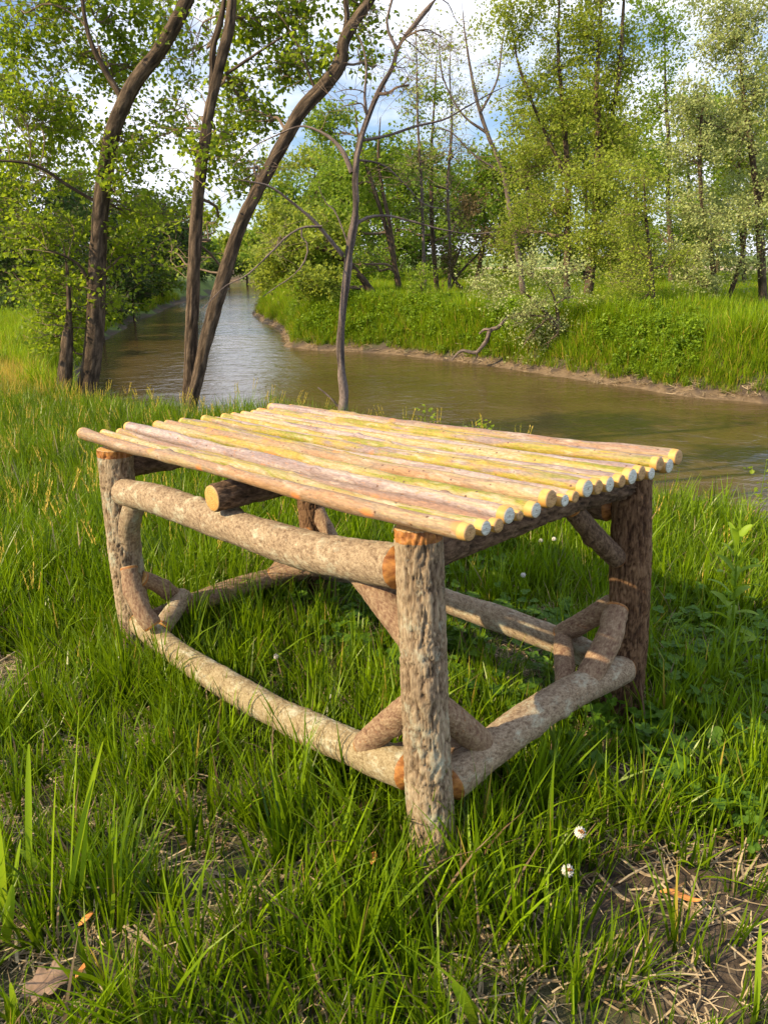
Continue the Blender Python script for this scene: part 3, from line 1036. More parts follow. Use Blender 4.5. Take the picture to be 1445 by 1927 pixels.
tree('riverside_tree', 'short grey-brown trunk close beside the thick leaning tree, leafy from low down', 'trees on the near bank', 8.3,
     [[(120, 758, 38), (123, 700, 34), (127, 645, 28), (131, 590, 15), (128, 520, 9), (120, 460, 5)]],
     [(60, 540, 60, 50, 10, 0), (120, 600, 80, 40, 12, -.2), (215, 570, 40, 40, 5, .5), (60, 450, 80, 60, 12, .2), (90, 640, 70, 30, 6, -.2)], 'leaf_near', .054, 32, 102, detailed=True, spread=.10)
tree('riverside_tree', 'upright reddish-brown trunk sharing its root with the slanting one, left of the pair', 'trees on the near bank', 6.75,
     [[(353, 778, 30), (358, 700, 29), (362, 600, 30), (366, 500, 30), (371, 400, 29), (381, 300, 29), (394, 210, 27), (412, 130, 26), (432, 50, 25), (440, -30, 22), (452, -150, 18)],
      [(398, 205, 16), (400, 150, 17), (402, 90, 16), (420, 20, 14), (424, -60, 12)]],
     [(330, 120, 80, 90, 16, 2.0), (290, 260, 70, 80, 14, 2.2), (300, 380, 60, 60, 10, 2.0), (460, 180, 60, 70, 12, .2), (470, 50, 90, 70, 16, .2), (400, 300, 60, 60, 10, -.4), (390, -80, 150, 80, 20, 0), (300, 20, 80, 60, 14, 2.2), (300, 470, 40, 50, 6, 1.8), (440, 250, 50, 80, 10, .6), (400, 420, 50, 60, 5, .5)],
     'leaf_near', .050, 28, 103, limbs=[([(425, 140, 9), (470, 110, 7), (530, 70, 5), (560, 55, 3)],)], detailed=True, spread=.09, up=.2)
tree('riverside_tree', 'dark trunk slanting far to the right over the water, out of the shared root', 'trees on the near bank', 6.65,
     [[(360, 780, 30), (375, 700, 30), (395, 615, 31), (425, 510, 32), (455, 420, 32), (495, 340, 31), (535, 265, 31), (570, 205, 32), (612, 160, 32), (640, 120, 34), (646, 80, 30), (668, 40, 26), (700, -5, 22), (740, -70, 18)],
      [(644, 90, 18), (652, 40, 15), (650, -10, 13), (655, -90, 10)]],
     [(560, 40, 90, 60, 18, .2), (600, 110, 60, 50, 9, -.3), (680, 30, 60, 50, 10, .3), (520, 130, 70, 60, 12, .3), (450, 330, 40, 60, 7, .3), (500, 230, 50, 40, 7, .4), (600, -70, 180, 70, 24, 0), (700, 130, 30, 40, 3, .2)],
     'leaf_near', .047, 26, 104, limbs=[([(592, 165, 8), (570, 110, 6), (548, 60, 4), (520, 20, 3)],)], detailed=True, spread=.09, up=.2, tint=.36)
tree('bare_riverside_tree', 'slender grey almost leafless tree with crooked forks behind the middle of the table', 'trees on the near bank', 6.15,
     [[(645, 790, 26), (648, 745, 23), (643, 700, 22), (640, 650, 21), (645, 590, 21), (652, 520, 21), (660, 455, 22), (669, 400, 19), (667, 340, 19), (675, 280, 18), (690, 230, 16), (712, 175, 14), (738, 125, 13), (748, 90, 12), (785, 40, 11), (822, -5, 9), (860, -60, 7)]],
     [(540, 450, 50, 60, 6, 0), (700, 60, 60, 70, 9, 0), (880, 260, 80, 90, 8, 0), (480, 300, 60, 60, 5, 0), (770, 160, 60, 70, 9, 0), (830, 70, 60, 70, 9, 0), (640, 200, 50, 60, 6, 0), (760, 330, 60, 60, 6, 0)],
     'leaf_near', .032, 3, 105,
     limbs=[([(662, 325, 13), (648, 290, 12), (625, 262, 9), (590, 242, 6), (560, 238, 5), (520, 255, 3.5), (480, 275, 3), (440, 310, 2)], 0, .2),
            ([(645, 480, 12), (620, 450, 10), (590, 415, 9), (555, 385, 7), (510, 352, 6), (470, 342, 4), (430, 335, 2)], 0, -.3),
            ([(606, 426, 7), (570, 428, 6), (540, 445, 5), (510, 475, 5), (485, 500, 4), (462, 520, 4), (425, 538, 3), (400, 562, 2), (382, 580, 1.5)], -.1, -.4),
            ([(568, 428, 5), (568, 448, 5), (580, 462, 4), (572, 495, 4), (550, 520, 3), (520, 540, 2), (495, 558, 1.5)], -.1, -.2),
            ([(666, 425, 9), (690, 410, 8), (730, 406, 6), (780, 418, 5), (840, 434, 4), (890, 440, 3), (935, 436, 2)], 0, .3),
            ([(676, 265, 8), (730, 255, 7), (780, 238, 6), (835, 225, 5), (880, 200, 4), (930, 172, 3), (985, 148, 2)], 0, .4),
            ([(668, 300, 7), (720, 310, 5), (760, 345, 4), (800, 385, 3), (850, 395, 2)], 0, .3),
            ([(748, 95, 9), (728, 50, 7), (735, 10, 6), (750, -40, 5)],),
            ([(692, 225, 8), (686, 180, 7), (690, 130, 6), (684, 90, 5), (670, 60, 3)],),
            ([(655, 460, 5), (632, 400, 4), (612, 380, 3), (600, 350, 2)],),
            ([(636, 765, 7), (625, 752, 6), (610, 738, 5), (598, 729, 3)],)],
     bark='grey_tree_bark', twig_r=.003, spread=.12, flare=True)

# far bank trees
G = 'trees on the far bank'
tree('far_bank_tree', 'pair of thin brown stems leaning left together, right of the bare tree', G, 25.2,
     [[(757, 566, 11), (745, 510, 11), (732, 450, 10), (716, 395, 9), (695, 330, 8), (676, 265, 6), (668, 200, 4)], [(750, 566, 9), (742, 490, 9), (733, 420, 8), (718, 350, 7), (712, 290, 6), (716, 220, 4)]],
     [(640, 330, 80, 60, 16, 0), (600, 420, 80, 60, 18, 0), (700, 380, 80, 70, 16, 2), (570, 500, 60, 50, 12, -1), (720, 300, 70, 60, 12, 1), (620, 240, 80, 60, 10, 1), (650, 500, 60, 50, 10, 2)], 'leaf_mid', .13, 46, 201, spread=.16, tint=.62)
tree('far_bank_tree', 'stout dark trunk leaning left over the bend of the river', G, 23.7,
     [[(722, 580, 17), (700, 552, 16), (680, 522, 14), (650, 492, 12), (610, 470, 9), (570, 462, 6)]],
     [(540, 470, 70, 55, 18, 0), (590, 530, 60, 40, 14, -1), (500, 520, 45, 35, 9, 0), (620, 440, 70, 60, 16, 0), (520, 410, 50, 50, 10, 1)], 'leaf_yellow', .14, 46, 202, spread=.17, tint=.42)
tree('far_bank_tree', 'straight slim dark stem standing between the leaning pair and the brown dead tangle', G, 28,
     [[(823, 556, 10), (818, 500, 10), (813, 430, 9), (811, 350, 8), (812, 270, 6), (818, 180, 4), (822, 90, 3)]],
     [(790, 300, 60, 60, 9, 0), (850, 330, 50, 60, 8, 1), (770, 430, 60, 60, 9, 1), (800, 180, 60, 70, 5, 0), (860, 440, 50, 50, 7, 2)], 'leaf_mid', .12, 34, 203, spread=.17, tint=.5)
tree('far_bank_tree', 'airy grey half-leafed tree leaning left, bare twigs against the sky', G, 25.5,
     [[(985, 560, 12), (975, 480, 11), (960, 400, 10), (945, 320, 9), (920, 260, 8), (900, 200, 7), (885, 130, 5), (872, 40, 3), (868, -30, 2)]],
     [(870, 60, 50, 80, 9, 0), (820, 140, 60, 70, 8, 0), (900, 190, 60, 60, 9, 0), (930, 120, 50, 80, 8, 1), (850, 250, 50, 50, 6, 0), (800, 60, 50, 50, 4, 0)], 'leaf_silver', .10, 9, 204,
     limbs=[([(915, 250, 6), (870, 215, 4), (835, 150, 3), (825, 80, 2)],), ([(950, 330, 5), (890, 290, 4), (850, 250, 3), (815, 240, 2)],), ([(905, 210, 5), (935, 150, 4), (945, 80, 3), (960, 10, 2)],)], spread=.2, bark='grey_tree_bark')
tree('far_bank_tree', 'tall thick-stemmed tree leaning slightly right in the middle of the far bank', G, 22,
     [[(1103, 575, 22), (1110, 520, 20), (1118, 440, 18), (1124, 340, 16), (1126, 250, 14), (1122, 160, 11), (1128, 60, 8), (1132, -60, 6)], [(1125, 300, 10), (1150, 220, 9), (1165, 130, 8), (1172, 20, 6), (1178, -60, 5)]],
     [(1100, 60, 60, 70, 12, 0), (1170, 110, 60, 80, 13, 1), (1110, 190, 70, 70, 14, 0), (1180, 250, 60, 60, 12, 0), (1110, 330, 80, 70, 20, -1), (1180, 380, 70, 60, 18, 0), (1110, 440, 80, 60, 20, -1), (1170, 480, 60, 50, 14, -1), (1140, -40, 90, 60, 12, 0)],
     'leaf_yellow', .092, 60, 205, spread=.17, tint=.55)
tree('far_bank_tree', 'tall tree with forked upward limbs left of the thick-stemmed one, sky through its top', G, 22.3,
     [[(1066, 580, 14), (1066, 500, 13), (1068, 420, 13), (1068, 340, 12), (1064, 270, 11), (1058, 190, 9), (1050, 100, 7), (1052, 0, 5), (1056, -80, 4)], [(1066, 330, 8), (1030, 260, 7), (1000, 190, 6), (975, 120, 5), (960, 40, 3)]],
     [(1000, 60, 60, 70, 11, 0), (1050, 130, 60, 70, 11, 1), (990, 180, 50, 60, 10, 0), (1040, 250, 60, 60, 12, 0), (980, 310, 70, 60, 16, 1), (1030, 380, 80, 60, 20, 0), (960, 420, 70, 60, 16, 1), (950, 30, 50, 60, 7, 0), (1040, -30, 80, 50, 8, 0)],
     'leaf_yellow', .088, 46, 206, spread=.18, tint=.45)
tree('far_bank_tree', 'small slim tree with low leafy branches right of the thick-stemmed tree', G, 18.6,
     [[(1229, 598, 11), (1227, 560, 11), (1225, 510, 10), (1220, 460, 8), (1214, 400, 6), (1210, 330, 4)]],
     [(1170, 530, 70, 35, 14, 0), (1150, 570, 60, 28, 10, -.3), (1200, 470, 60, 45, 14, .3), (1260, 500, 50, 40, 8, 0), (1190, 400, 60, 50, 12, 0), (1220, 330, 60, 50, 10, 0)], 'leaf_yellow', .070, 40, 207, spread=.14, tint=.6)
tree('far_bank_tree', 'two-stemmed tree with pale leafy skirt at the right of the far bank', G, 21,
     [[(1345, 584, 13), (1344, 545, 13), (1340, 500, 12), (1330, 440, 10), (1320, 380, 9), (1316, 300, 8), (1318, 230, 6), (1330, 150, 4)], [(1362, 582, 11), (1374, 550, 10), (1386, 515, 9), (1398, 470, 7), (1405, 400, 5)]],
     [(1290, 480, 60, 45, 18, 0), (1340, 450, 60, 50, 18, -.5), (1310, 530, 60, 30, 10, -.5), (1390, 490, 50, 45, 13, 0), (1290, 390, 60, 60, 16, 0), (1360, 370, 60, 60, 14, .5), (1300, 290, 70, 60, 14, 0), (1350, 220, 70, 70, 14, .5), (1280, 200, 50, 60, 10, 0)],
     'leaf_silver', .075, 50, 208, spread=.14, tint=.62)
tree('far_bank_tree', 'dark straight trunk at the right edge of the far bank under pale foliage', G, 21,
     [[(1436, 584, 18), (1433, 520, 17), (1430, 460, 16), (1425, 380, 14), (1415, 300, 12), (1405, 230, 10), (1395, 150, 7), (1392, 60, 5)]],
     [(1420, 400, 60, 50, 16, -.5), (1450, 330, 60, 60, 14, 0), (1390, 250, 60, 60, 12, 0), (1430, 170, 60, 70, 13, 0), (1390, 90, 60, 70, 12, 0), (1440, 20, 70, 60, 12, 0), (1500, 240, 70, 200, 16, 0), (1340, 90, 60, 60, 10, .5), (1320, 10, 70, 50, 8, 1), (1470, 470, 40, 40, 6, 0)],
     'leaf_silver', .082, 44, 209, limbs=[([(1428, 390, 9), (1440, 340, 8), (1470, 300, 6)],), ([(1425, 290, 8), (1380, 250, 6), (1340, 235, 5), (1290, 210, 3)],)], spread=.16, tint=.55)
tree('far_bank_tree', 'slim upright tree filling the gap between thick-stemmed and two-stemmed trees', G, 31,
     [[(1262, 540, 12), (1262, 460, 11), (1256, 380, 10), (1258, 280, 8), (1252, 180, 6), (1250, 60, 4)]],
     [(1250, 90, 50, 70, 9, 0), (1220, 20, 60, 60, 8, 0), (1240, 200, 60, 60, 10, 0), (1220, 300, 60, 60, 14, 0), (1270, 370, 60, 60, 14, 0), (1230, 440, 60, 40, 12, 1)], 'leaf_mid', .12, 40, 210, spread=.17, tint=.6)
tree('silvery_bush', 'pale silvery-leaved bush drooping over the far bank above the water', None, 17.7,
     [[(1052, 660, 12), (1046, 625, 11), (1035, 600, 9), (1010, 570, 7), (980, 545, 5)], [(1048, 640, 8), (1050, 600, 7), (1040, 555, 5), (1020, 520, 4)]],
     [(900, 522, 32, 22, 6, 0), (928, 560, 34, 24, 7, -.2), (985, 505, 40, 22, 8, 0), (1042, 520, 40, 30, 9, 0), (1082, 556, 34, 28, 6, 0), (958, 600, 34, 22, 6, -.3), (1010, 572, 40, 30, 9, -.2), (1052, 618, 34, 26, 6, -.2), (985, 648, 28, 15, 3, -.4), (1092, 500, 28, 18, 4, .2), (882, 548, 18, 12, 2, 0), (1008, 478, 22, 12, 3, .2), (1030, 655, 20, 12, 2, -.2)],
     'leaf_silver', .064, 30, 211, spread=.15, tint=.75, cat='bush')
tree('dead_tree_tangle', 'brown dead leaning stems and vines on the far bank behind the bush', None, 27,
     [[(880, 560, 7), (850, 515, 6), (862, 480, 5), (878, 430, 5)], [(842, 560, 5), (860, 520, 5), (905, 470, 4), (925, 430, 3)]],
     [(880, 400, 40, 30, 8, 0), (900, 450, 40, 40, 8, 0), (850, 480, 40, 40, 6, 0)], 'leaf_vine', .12, 26, 212, spread=.2, tint=.25)
tree('leafy_sapling', 'small fresh green sapling on the far bank beside the leaning pair', None, 22.4,
     [[(796, 585, 4), (795, 560, 3), (792, 530, 3), (790, 505, 2)]], [(790, 540, 28, 24, 8, 0), (792, 515, 22, 22, 5, 0)], 'leaf_mid', .08, 26, 213, spread=.10, tint=.75, cat='sapling')

for i, (pts_, nm) in enumerate([([(800, 560, 8), (796, 440, 7), (792, 330, 6), (786, 230, 5), (784, 120, 3), (782, 40, 2)], 'thin airy tree with bare twigs rising right of the bare grey fork'),
                                ([(845, 560, 7), (846, 450, 6), (842, 350, 6), (850, 240, 5), (846, 140, 3), (850, 60, 2)], 'second thin airy tree with bare twigs beside the airy one')]):
    x_ = pts_[-1][0]
    tree('far_bank_tree', nm, G, 27 + i, [pts_], [(x_, 90, 45, 60, 9, 0), (x_ + 6, 190, 45, 60, 10, 0), (x_ + 4, 290, 45, 60, 10, 0), (x_, 390, 40, 50, 8, 0)], 'leaf_silver', .10, 5, 240 + i, spread=.22, bark='grey_tree_bark', twig_r=.008)

# more wood behind, each tree its own thing
rb = np.random.default_rng(55)
kinds = ['leaf_mid', 'leaf_yellow', 'leaf_dark', 'leaf_silver']
NAMES = ['low yellowish crown farthest away above the river bend', 'light tree in the gap between the slanting trunk and the bare tree', "green crown right behind the bare tree's lower fork", 'dark crown between the bare tree and the leaning pair', 'green tree just behind the leaning brown pair', 'dark crown behind the straight slim stem', 'green tree behind the brown dead tangle', 'green crown between dead tangle and airy grey tree', 'dark green tree behind the airy grey tree', 'yellow-green crown left of the forked-limbed tree', 'greyish tree behind the forked-limbed tree', 'green tree directly behind the thick-stemmed tree', 'yellow-green far tree right of the thick-stemmed tree', 'yellow-green tree behind the small slim tree', 'green tree behind the slim upright tree', 'green far tree behind the two-stemmed tree', 'yellow-green tree between two-stemmed tree and the right edge', 'green tree cut by the right edge', 'green tree at the outermost right, mostly cut off']
NAMES2 = ['dark tree cut by the left edge', 'dark tree low behind the left edge foliage', 'dark tree left of the short grey-brown trunk', 'mid green tree right behind the thick leaning trunk', 'dark rounded tree right of the thick leaning trunk', 'dark tree halfway to the upright reddish trunk', 'dark tree over the shaded water on the left shore', 'dark tree just left of the upright reddish trunk', 'hazy tree between the two rooted-together trunks, left one', 'hazy tree in the sky gap between the rooted-together trunks', 'pale hazy tree right in the gap under the slanting trunk', 'hazy green tree at the head of the river', 'pale hazy tree where the far bank tip meets the sky', 'hazy tree hidden close behind the upright reddish trunk']
for i, (px, Yd, top, mt) in enumerate([(560, 62, 330, 0), (600, 46, 300, 1), (650, 40, 280, 0), (700, 52, 300, 2), (745, 38, 270, 0), (790, 48, 310, 2), (850, 40, 330, 0), (900, 34, 300, 0), (950, 42, 300, 0), (1000, 33, 220, 1),
                                       (1050, 45, 220, 3), (1100, 34, 190, 0), (1150, 48, 200, 1), (1200, 38, 200, 1), (1290, 34, 170, 0), (1350, 46, 190, 0), (1400, 33, 150, 1), (1460, 38, 220, 0), (1530, 33, 140, 0)]):
    k = ppm(Yd)
    base_y = HOR + (2.6 - 1.9) * k
    w = rb.uniform(48, 66)
    hgt_ = base_y - top
    bl = []
    for q in range(11):
        f = rb.uniform(.02, 1)
        bl.append((px + rb.normal() * w * .45, base_y - hgt_ * f, w * rb.uniform(.55, .85), hgt_ * rb.uniform(.13, .2), 8, rb.normal() * .8))
    tree('background_tree', NAMES[i], 'trees in the wood behind the far bank', Yd,
         [[(px, base_y, 9), (px + rb.normal() * 6, base_y - hgt_ * .4, 7), (px + rb.normal() * 9, top, 3)]], bl, kinds[mt], .20 * Yd / 38, 26, 300 + i, spread=.26, tint=.45, sides=6, twig_r=.012)

for i, (px, Yd, top, mt) in enumerate([(-60, 24, 240, 2), (10, 30, 330, 2), (70, 26, 350, 2), (135, 33, 330, 0), (190, 30, 380, 2), (240, 34, 400, 2), (285, 40, 380, 2), (325, 48, 400, 2), (375, 85, 462, 0), (420, 98, 470, 0), (455, 95, 455, 1),
                                       (500, 88, 445, 0), (530, 78, 400, 1), (345, 70, 440, 2)]):
    k = ppm(Yd)
    base_y = HOR + (2.6 - 1.1) * k if Yd < 60 else HOR + 1.0 * k
    w = rb.uniform(42, 60) * (1 if Yd < 60 else .6)
    hgt_ = base_y - top
    bl = []
    for q in range(12):
        f = rb.uniform(.0, 1)
        bl.append((px + rb.normal() * w * .5, base_y - hgt_ * f, w * rb.uniform(.6, .9), hgt_ * rb.uniform(.14, .22), 8, rb.normal() * .8))
    tree('left_bank_tree' if Yd < 60 else 'distant_tree', NAMES2[i], 'trees on the left bank' if Yd < 60 else 'trees at the river bend', Yd,
         [[(px, base_y, 10), (px + rb.normal() * 5, base_y - hgt_ * .4, 7), (px + rb.normal() * 8, top, 3)]], bl, kinds[mt], .16 * max(Yd, 30) / 30, 26, 400 + i, spread=.24, tint=.45, sides=6, twig_r=.012)

for i, (px, Yd, w, h, mt, nm) in enumerate([(395, 66, 26, 20, 2, 'dark shrub on the shore at the head of the river, left end'), (430, 69, 26, 24, 2, 'dark shrub at the head of the river under the sky gap'),
                                            (465, 70, 26, 26, 0, 'green shrub at the head of the river behind the slanting trunk'), (505, 66, 26, 30, 1, 'bright shrub where the far bank tip meets the river head'), (360, 55, 30, 30, 2, 'dark shrub overhanging the far left shore'),
                                            (250, 31, 60, 34, 2, 'shady shrub on the left shore right of the thick leaning trunk'), (305, 40, 45, 30, 0, 'green shrub on the left shore before the upright reddish trunk'),
                                            (20, 21, 50, 34, 2, 'dark shrub cut by the left edge, above the sunlit slope'), (85, 20, 40, 34, 0, 'green shrub behind the short grey-brown trunk'), (190, 24, 40, 30, 2, 'dark shrub hanging over the shaded shore beside the thick leaning trunk')]):
    by = HOR + 1.9 * ppm(Yd)
    tree('shore_shrub', nm, 'shrubs on the shore', Yd, [[(px, by, 4), (px + 2, by - h * .5, 3), (px + 3, by - h, 2)]], [(px - w * .5, by - h * .5, w * .6, h * .5, 9, 0), (px + w * .5, by - h * .5, w * .6, h * .5, 9, 0), (px, by - h, w * .6, h * .5, 9, 0)],
         kinds[mt], .13 * max(Yd, 40) / 40, 30, 500 + i, spread=.2, tint=.4, sides=6, twig_r=.01, cat='shrub')

# dead bough on the far bank, driftwood in the river
def bough(name, label, cat, paths, Y, mat='grey_tree_bark'):
    P0, _ = px_path(paths[0], Y)
    root = None
    o3 = P0[0]
    for i, p in enumerate(paths):
        Pt, Rt = px_path(p, Y, 0.25)
        g = Geo()
        dp = trunk_disp(.004, 50, 9 + i)
        tube(g, Pt - (o3 if i == 0 else o3), Rt, 8, 30, dp, 0, None, True, i)
        n0 = dp.st['t'].size
        g.t[0] = dp.st['t'].reshape(-1)
        if i == 0:
            root = g.build(name, M[mat]); root.location = o3
            tag(root, label, cat)
        else:
            g.build('branch', M[mat], root)
    return root


bough('dead_bough', 'bare crooked dead bough hanging out of the bush over the muddy far shore', 'branch',
      [[(955, 596, 5), (938, 615, 8), (922, 622, 9), (916, 640, 9), (902, 658, 8), (893, 664, 8), (870, 660, 6), (858, 668, 4), (850, 678, 3)],
       [(924, 621, 7), (912, 620, 6), (902, 628, 4)], [(898, 662, 4), (896, 674, 3), (893, 678, 2)]], 18.0)
p = at(457, 619, 1.0); r = ray(450, 620); q = r * (2.6 / -r[2])
bough('driftwood', 'dark waterlogged branch lying in the river below the bend', 'driftwood', [[(444, 621.5, 1.5), (452, 621, 2.2), (461, 620.5, 2.2), (471, 618.5, 1)]], float(q[1]), 'dark')

# road on the horizon of the far meadow
g = Geo()
xs = np.linspace(4, 60, 40)
yl = 62 - 0.15 * xs
zA = terrain(xs, yl)[0]; zB = terrain(xs, yl + 3.4)[0]
zz = np.maximum(zA, zB) + 0.25
Vr = np.vstack([np.stack([xs, yl, zz], 1), np.stack([xs, yl + 3.4, zz], 1), np.stack([xs, yl, zz - .9], 1), np.stack([xs, yl + 3.4, zz - .9], 1)])
j = np.arange(39)
g.add(Vr, [np.stack([j, j + 1, j + 41, j + 40], 1), np.stack([j + 80, j + 81, j + 1, j], 1)])
tag(g.build('gravel_road', M['road']), kind='structure')

# ---------------------------------------------------------------- ground cover (instanced clumps)
SRC = {}


def blade_geo(geo, rng, base, h, w, lean, az, tint, segs=4, mat=0, curl=1.0):
    t = np.linspace(0, 1, segs + 1)
    dx, dy = math.cos(az), math.sin(az)
    out = lean * h * t ** (1.6 * curl)
    z = h * t * np.sqrt(np.maximum(0.05, 1 - (lean * t) ** 2 * .6))
    cx, cy, cz = base[0] + dx * out, base[1] + dy * out, base[2] + z
    wd = w * (1 - t ** 2.2) * .5 + w * .02
    tw = az + math.pi / 2 + rng.normal() * .5
    px, py = math.cos(tw), math.sin(tw)
    L = np.stack([cx - px * wd, cy - py * wd, cz], 1)
    Rr = np.stack([cx + px * wd, cy + py * wd, cz], 1)
    V = np.empty((2 * (segs + 1), 3)); V[0::2] = L; V[1::2] = Rr
    i = np.arange(segs) * 2
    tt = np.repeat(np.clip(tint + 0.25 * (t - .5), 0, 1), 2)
    geo.add(V, [np.stack([i, i + 1, i + 3, i + 2], 1)], mat, None, tt)


def tuft(name, rng, n, hr, wr, rad, lean, mats, dry=0.08, segs=4, stalks=0):
    g = Geo()
    for _ in range(n):
        a, r = rng.uniform(0, 6.283), rad * math.sqrt(rng.random())
        d = rng.random() < dry
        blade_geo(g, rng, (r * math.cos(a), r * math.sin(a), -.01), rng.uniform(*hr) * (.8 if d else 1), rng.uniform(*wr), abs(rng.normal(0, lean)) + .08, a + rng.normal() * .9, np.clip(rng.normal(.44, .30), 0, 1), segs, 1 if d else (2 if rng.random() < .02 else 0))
    for _ in range(stalks):
        a = rng.uniform(0, 6.283)
        h = rng.uniform(1.25, 1.6) * hr[1]
        top = np.array([math.cos(a) * h * .18, math.sin(a) * h * .18, h])
        st = np.array([[0, 0, 0], top * [.35, .35, .5], top])
        tube(g, st, [.0012, .0010, .0006], 3, 5, None, 0, .8)
        for q in range(14):
            f = .78 + .22 * q / 13
            c = top * [f ** 2, f ** 2, f]
            blade_geo(g, rng, c, .012 * (1.3 - f * .6), .0028, .6, rng.uniform(0, 6.28), .95, 2, 2)
    return g.build(name, mats, link=False, smooth=False)


def collection(name, objs):
    c = bpy.data.collections.new(name)
    for o in objs: c.objects.link(o)
    return c


def scatter(name, pts, scl, rotz, tilt, coll, nvar, label, cat, rng):
    n = len(pts)
    me = bpy.data.meshes.new(name)
    me.vertices.add(n)
    me.vertices.foreach_set('co', pts.astype(np.float32).ravel())
    a = me.attributes.new('rot', 'FLOAT_VECTOR', 'POINT')
    a.data.foreach_set('vector', np.stack([rng.normal(0, tilt, n), rng.normal(0, tilt, n), rotz], 1).astype(np.float32).ravel())
    a = me.attributes.new('scl', 'FLOAT', 'POINT')
    a.data.foreach_set('value', scl.astype(np.float32))
    a = me.attributes.new('idx', 'INT', 'POINT')
    a.data.foreach_set('value', rng.integers(0, nvar, n).astype(np.int32))
    o = bpy.data.objects.new(name, me)
    COL.objects.link(o)
    tag(o, label, cat, None, 'stuff')
    ng = bpy.data.node_groups.new(name, 'GeometryNodeTree')
    ng.interface.new_socket('Geometry', in_out='INPUT', socket_type='NodeSocketGeometry')
    ng.interface.new_socket('Geometry', in_out='OUTPUT', socket_type='NodeSocketGeometry')
    N, L = ng.nodes, ng.links
    gi, go = N.new('NodeGroupInput'), N.new('NodeGroupOutput')
    ci = N.new('GeometryNodeCollectionInfo')
    ci.inputs['Collection'].default_value = coll
    ci.inputs['Separate Children'].default_value = True
    ci.inputs['Reset Children'].default_value = True
    ip = N.new('GeometryNodeInstanceOnPoints')
    ip.inputs['Pick Instance'].default_value = True

    def na(nm, ty):
        x = N.new('GeometryNodeInputNamedAttribute'); x.data_type = ty; x.inputs['Name'].default_value = nm
        return x.outputs['Attribute']
    e2r = N.new('FunctionNodeEulerToRotation')
    L.new(na('rot', 'FLOAT_VECTOR'), e2r.inputs[0])
    m2p = N.new('GeometryNodeMeshToPoints')
    L.new(gi.outputs[0], m2p.inputs['Mesh'])
    L.new(m2p.outputs['Points'], ip.inputs['Points'])
    L.new(ci.outputs[0], ip.inputs['Instance'])
    L.new(na('idx', 'INT'), ip.inputs['Instance Index'])
    L.new(e2r.outputs[0], ip.inputs['Rotation'])
    L.new(na('scl', 'FLOAT'), ip.inputs['Scale'])
    L.new(ip.outputs['Instances'], go.inputs[0])
    md = o.modifiers.new('instances', 'NODES')
    md.node_group = ng
    return o


rg = np.random.default_rng(3)
MG = [M['grass'], M['grass_dry'], M['grass_gold']]
lawn = collection('lawn_tufts', [tuft('tuft', rg, 14, (.05, .15), (.0028, .0064), .020, .42, MG, .10) for _ in range(7)] +
                  [tuft('tuft', rg, 10, (.10, .20), (.0030, .0066), .018, .35, MG, .07) for _ in range(4)])
tall = collection('tall_tufts', [tuft('tuft', rg, 16, (.12, .25), (.0034, .0066), .045, .30, MG, .05) for _ in range(7)] +
                  [tuft('tuft', rg, 9, (.12, .22), (.0035, .006), .035, .30, MG, .1, stalks=2) for _ in range(1)])
MB_ = [M['grass_bank'], M['grass_gold'], M['grass_gold']]
bankc = collection('bank_tufts', [tuft('tuft', rg, 16, (.22, .55), (.010, .020), .12, .38, MB_, .10, segs=3) for _ in range(7)])
goldc = collection('gold_tufts', [tuft('tuft', rg, 14, (.14, .34), (.006, .012), .08, .30, [M['grass_gold'], M['grass_bank'], M['grass_gold']], .45, segs=3) for _ in range(5)])


def sample(x0, x1, y0, y1, dens, rng):
    n = int((x1 - x0) * (y1 - y0) * dens)
    return rng.uniform(x0, x1, n), rng.uniform(y0, y1, n)


def bare_patch(x, y):
    """1 on the worn spots of the turf"""
    b = np.zeros_like(x)
    for (px, py, r, k) in [(1180, 1660, .065, .9), (1330, 1700, .065, .85), (1060, 1560, .06, .6), (1250, 1560, .05, .5), (100, 1860, .09, .95), (300, 1830, .06, .7), (430, 1640, .08, .8), (330, 1620, .06, .7), (600, 1560, .07, .6), (560, 1680, .05, .6), (1400, 1640, .05, .7), (180, 1780, .05, .6)]:
        q = PATCH[(px, py)]
        b = np.maximum(b, k * np.exp(-(((x - q[0]) ** 2 + (y - q[1]) ** 2) / (r * r))))
    return b


PATCH = {}
for k_ in [(1180, 1660), (1330, 1700), (1060, 1560), (1250, 1560), (100, 1860), (300, 1830), (430, 1640), (330, 1620), (600, 1560), (560, 1680), (1400, 1640), (180, 1780)]:
    PATCH[k_] = ground_hit(*k_)


def grass_field(x0, x1, y0, y1, dens, hscale, keep=None):
    x, y = sample(x0, x1, y0, y1, dens, rg)
    ok = (np.abs(x) < 0.62 * y + 1.3)
    x, y = x[ok], y[ok]
    z, d, wf = terrain(x, y)
    b = bare_patch(x, y)
    nn = fbm(x * 2.2, y * 2.2, 0, 21)
    n3_ = fbm(x * 7, y * 7, 0, 23, 3)
    dens_keep = np.clip(1.0 - b * 1.25, 0, 1) * np.clip(.72 + .6 * nn + .8 * n3_, .06, 1)
    ok = (d > 0.45) & (wf < .5) & (rg.random(len(x)) < dens_keep)
    # keep the blades out of the four feet
    for (lu, lv) in ((0, 0), (-.018, .522), (-.91, 0), (-.918, .512)):
        f = A + U * lu + V_ * lv
        ok &= np.hypot(x - f[0], y - f[1]) > 0.032
    x, y, z, nn = x[ok], y[ok], z[ok], nn[ok]
    s = hscale * rg.uniform(.65, 1.2, len(x)) * (1 + .35 * nn)
    return np.stack([x, y, z], 1), s


